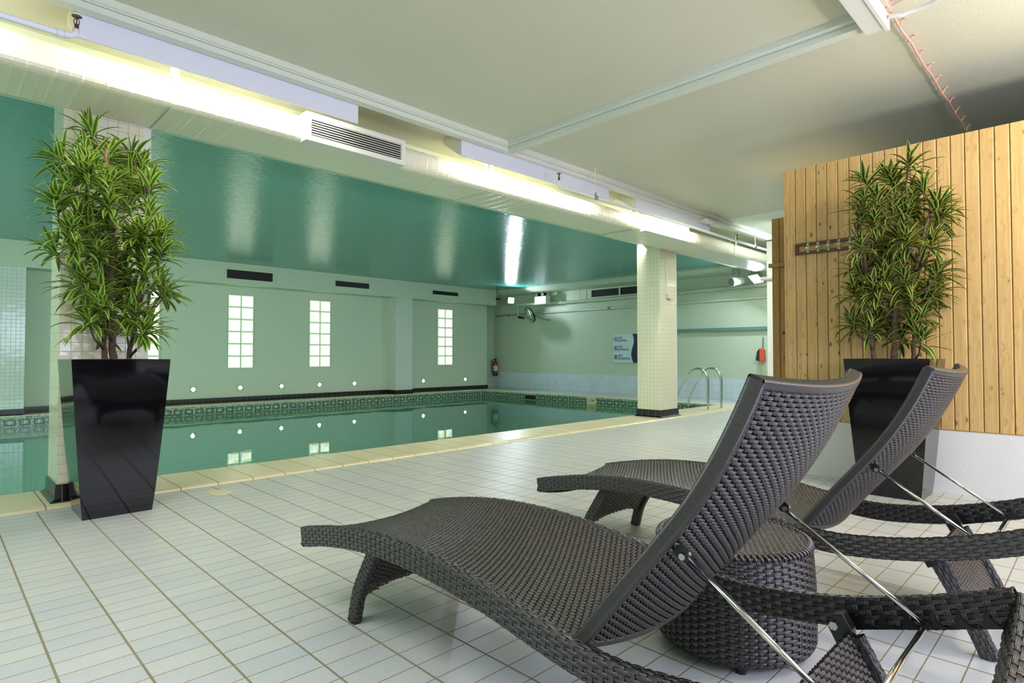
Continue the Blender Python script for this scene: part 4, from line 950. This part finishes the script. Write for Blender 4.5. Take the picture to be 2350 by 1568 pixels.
PLANT_A= [(-0.179, 0.114, 2.751), (-0.151, 0.186, 2.966), (-0.343, 0.257, 2.719), (-0.3, 0.345, 2.603), (-0.028, 0.162, 2.798), (0.148, 0.247, 2.861), (-0.212, -0.267, 2.51), (-0.048, -0.013, 2.515), (0.129, 0.264, 2.692), (0.246, 0.051, 2.602), (0.189, 0.225, 2.527), (-0.391, -0.178, 2.274), (-0.188, 0.016, 2.305), (-0.076, -0.151, 2.321), (0.222, -0.013, 2.338), (-0.039, 0.056, 2.172), (-0.323, -0.256, 2.074), (0.093, -0.202, 2.088), (0.241, -0.189, 2.111), (0.224, 0.229, 2.789), (0.095, 0.155, 2.392), (-0.31, -0.163, 2.419), (-0.359, 0.261, 2.006), (-0.229, -0.192, 1.738), (-0.088, 0.093, 1.604), (-0.201, -0.205, 1.437), (-0.138, -0.298, 1.529), (0.173, 0.209, 1.754), (0.154, -0.218, 1.826), (0.256, -0.234, 1.979), (0.415, 0.236, 1.73), (0.096, 0.224, 1.569), (0.184, -0.172, 1.402), (-0.002, 0.301, 1.39), (0.071, 0.012, 2.001), (0.007, 0.114, 1.873), (0.087, -0.209, 1.512), (-0.159, 0.317, 1.708), (0.292, 0.069, 1.777), (0.133, 0.279, 1.422), (-0.127, 0.28, 2.083), (-0.254, -0.083, 2.224), (-0.126, -0.067, 1.981), (0.135, -0.243, 2.126)]
PLANT_B= [(-0.139, -0.158, 2.804), (-0.245, 0.142, 2.693), (-0.089, -0.038, 2.661), (0.097, -0.211, 2.637), (-0.278, 0.155, 2.514), (0.033, 0.248, 2.452), (-0.075, -0.019, 2.462), (-0.019, -0.339, 2.43), (0.219, -0.285, 2.345), (0.015, -0.109, 2.394), (-0.112, 0.096, 2.342), (0.004, -0.058, 2.24), (0.145, -0.202, 2.156), (-0.258, 0.182, 2.127), (0.206, 0.125, 2.215), (-0.246, 0.051, 2.512), (0.151, -0.129, 2.54), (0.104, 0.297, 1.982), (-0.242, 0.025, 1.834), (0.147, -0.024, 2.012), (0.006, -0.327, 1.883), (0.081, -0.192, 1.99), (-0.212, -0.135, 1.815), (-0.256, 0.152, 1.648), (-0.21, 0.244, 1.741), (0.274, -0.229, 1.684), (-0.117, -0.145, 1.679), (0.11, 0.072, 1.725), (0.199, 0.054, 1.461), (0.138, 0.36, 1.482), (-0.113, 0.167, 1.427), (-0.04, -0.143, 1.446), (0.054, -0.191, 1.515), (0.105, 0.141, 1.559), (-0.143, -0.225, 1.324), (0.129, -0.033, 1.359), (0.205, -0.267, 1.745), (0.133, 0.197, 2.059), (-0.158, -0.316, 2.112), (0.203, 0.074, 2.093)]
stA = [[(0, 0, 1.07), (-.01, 0, 1.3), (-.03, .02, 1.7), (-.02, 0, 2.1), (-.08, .0, 2.5), (-.07, 0, 2.8)], [(-.03, .0, 1.07), (-.08, .02, 1.3), (-.2, .03, 1.75), (-.3, .0, 2.1), (-.35, -.02, 2.35)], [(.09, 0, 1.07), (.12, .02, 1.3), (.18, .03, 1.6), (.2, 0, 2.0), (.24, .0, 2.4), (.2, .02, 2.65)]]
stB = [[(0, 0, 1.07), (0, 0, 1.35), (-.02, -.02, 1.7), (.0, .0, 2.0), (.02, -.05, 2.4), (.0, -.1, 2.7)], [(0, .15, 1.07), (0, .17, 1.3), (.0, .2, 1.7), (.0, .22, 2.1), (.0, .3, 2.4)], [(0, -.14, 1.07), (0, -.15, 1.35), (.0, -.12, 1.7), (.0, -.2, 2.1), (.0, -.28, 2.45)]]
pa = empty('potted_plant', (1.035, 5.47, 0), label='bright green leafy plant in a tall black planter by the left column', cat='potted plant', group='tall dracaena plants in black planters')
pot(pa, 1.035, 5.47); plant(pa, 1.035, 5.47, PLANT_A, stA, M['leaf'], 3)
pb = empty('potted_plant', (6.0, 1.32, 0), label='dark green leafy plant in a tall black planter against the pine cabin', cat='potted plant', group='tall dracaena plants in black planters')
pot(pb, 6.0, 1.32); plant(pb, 6.0, 1.32, PLANT_B, stB, M['leaf2'], 8, .97)
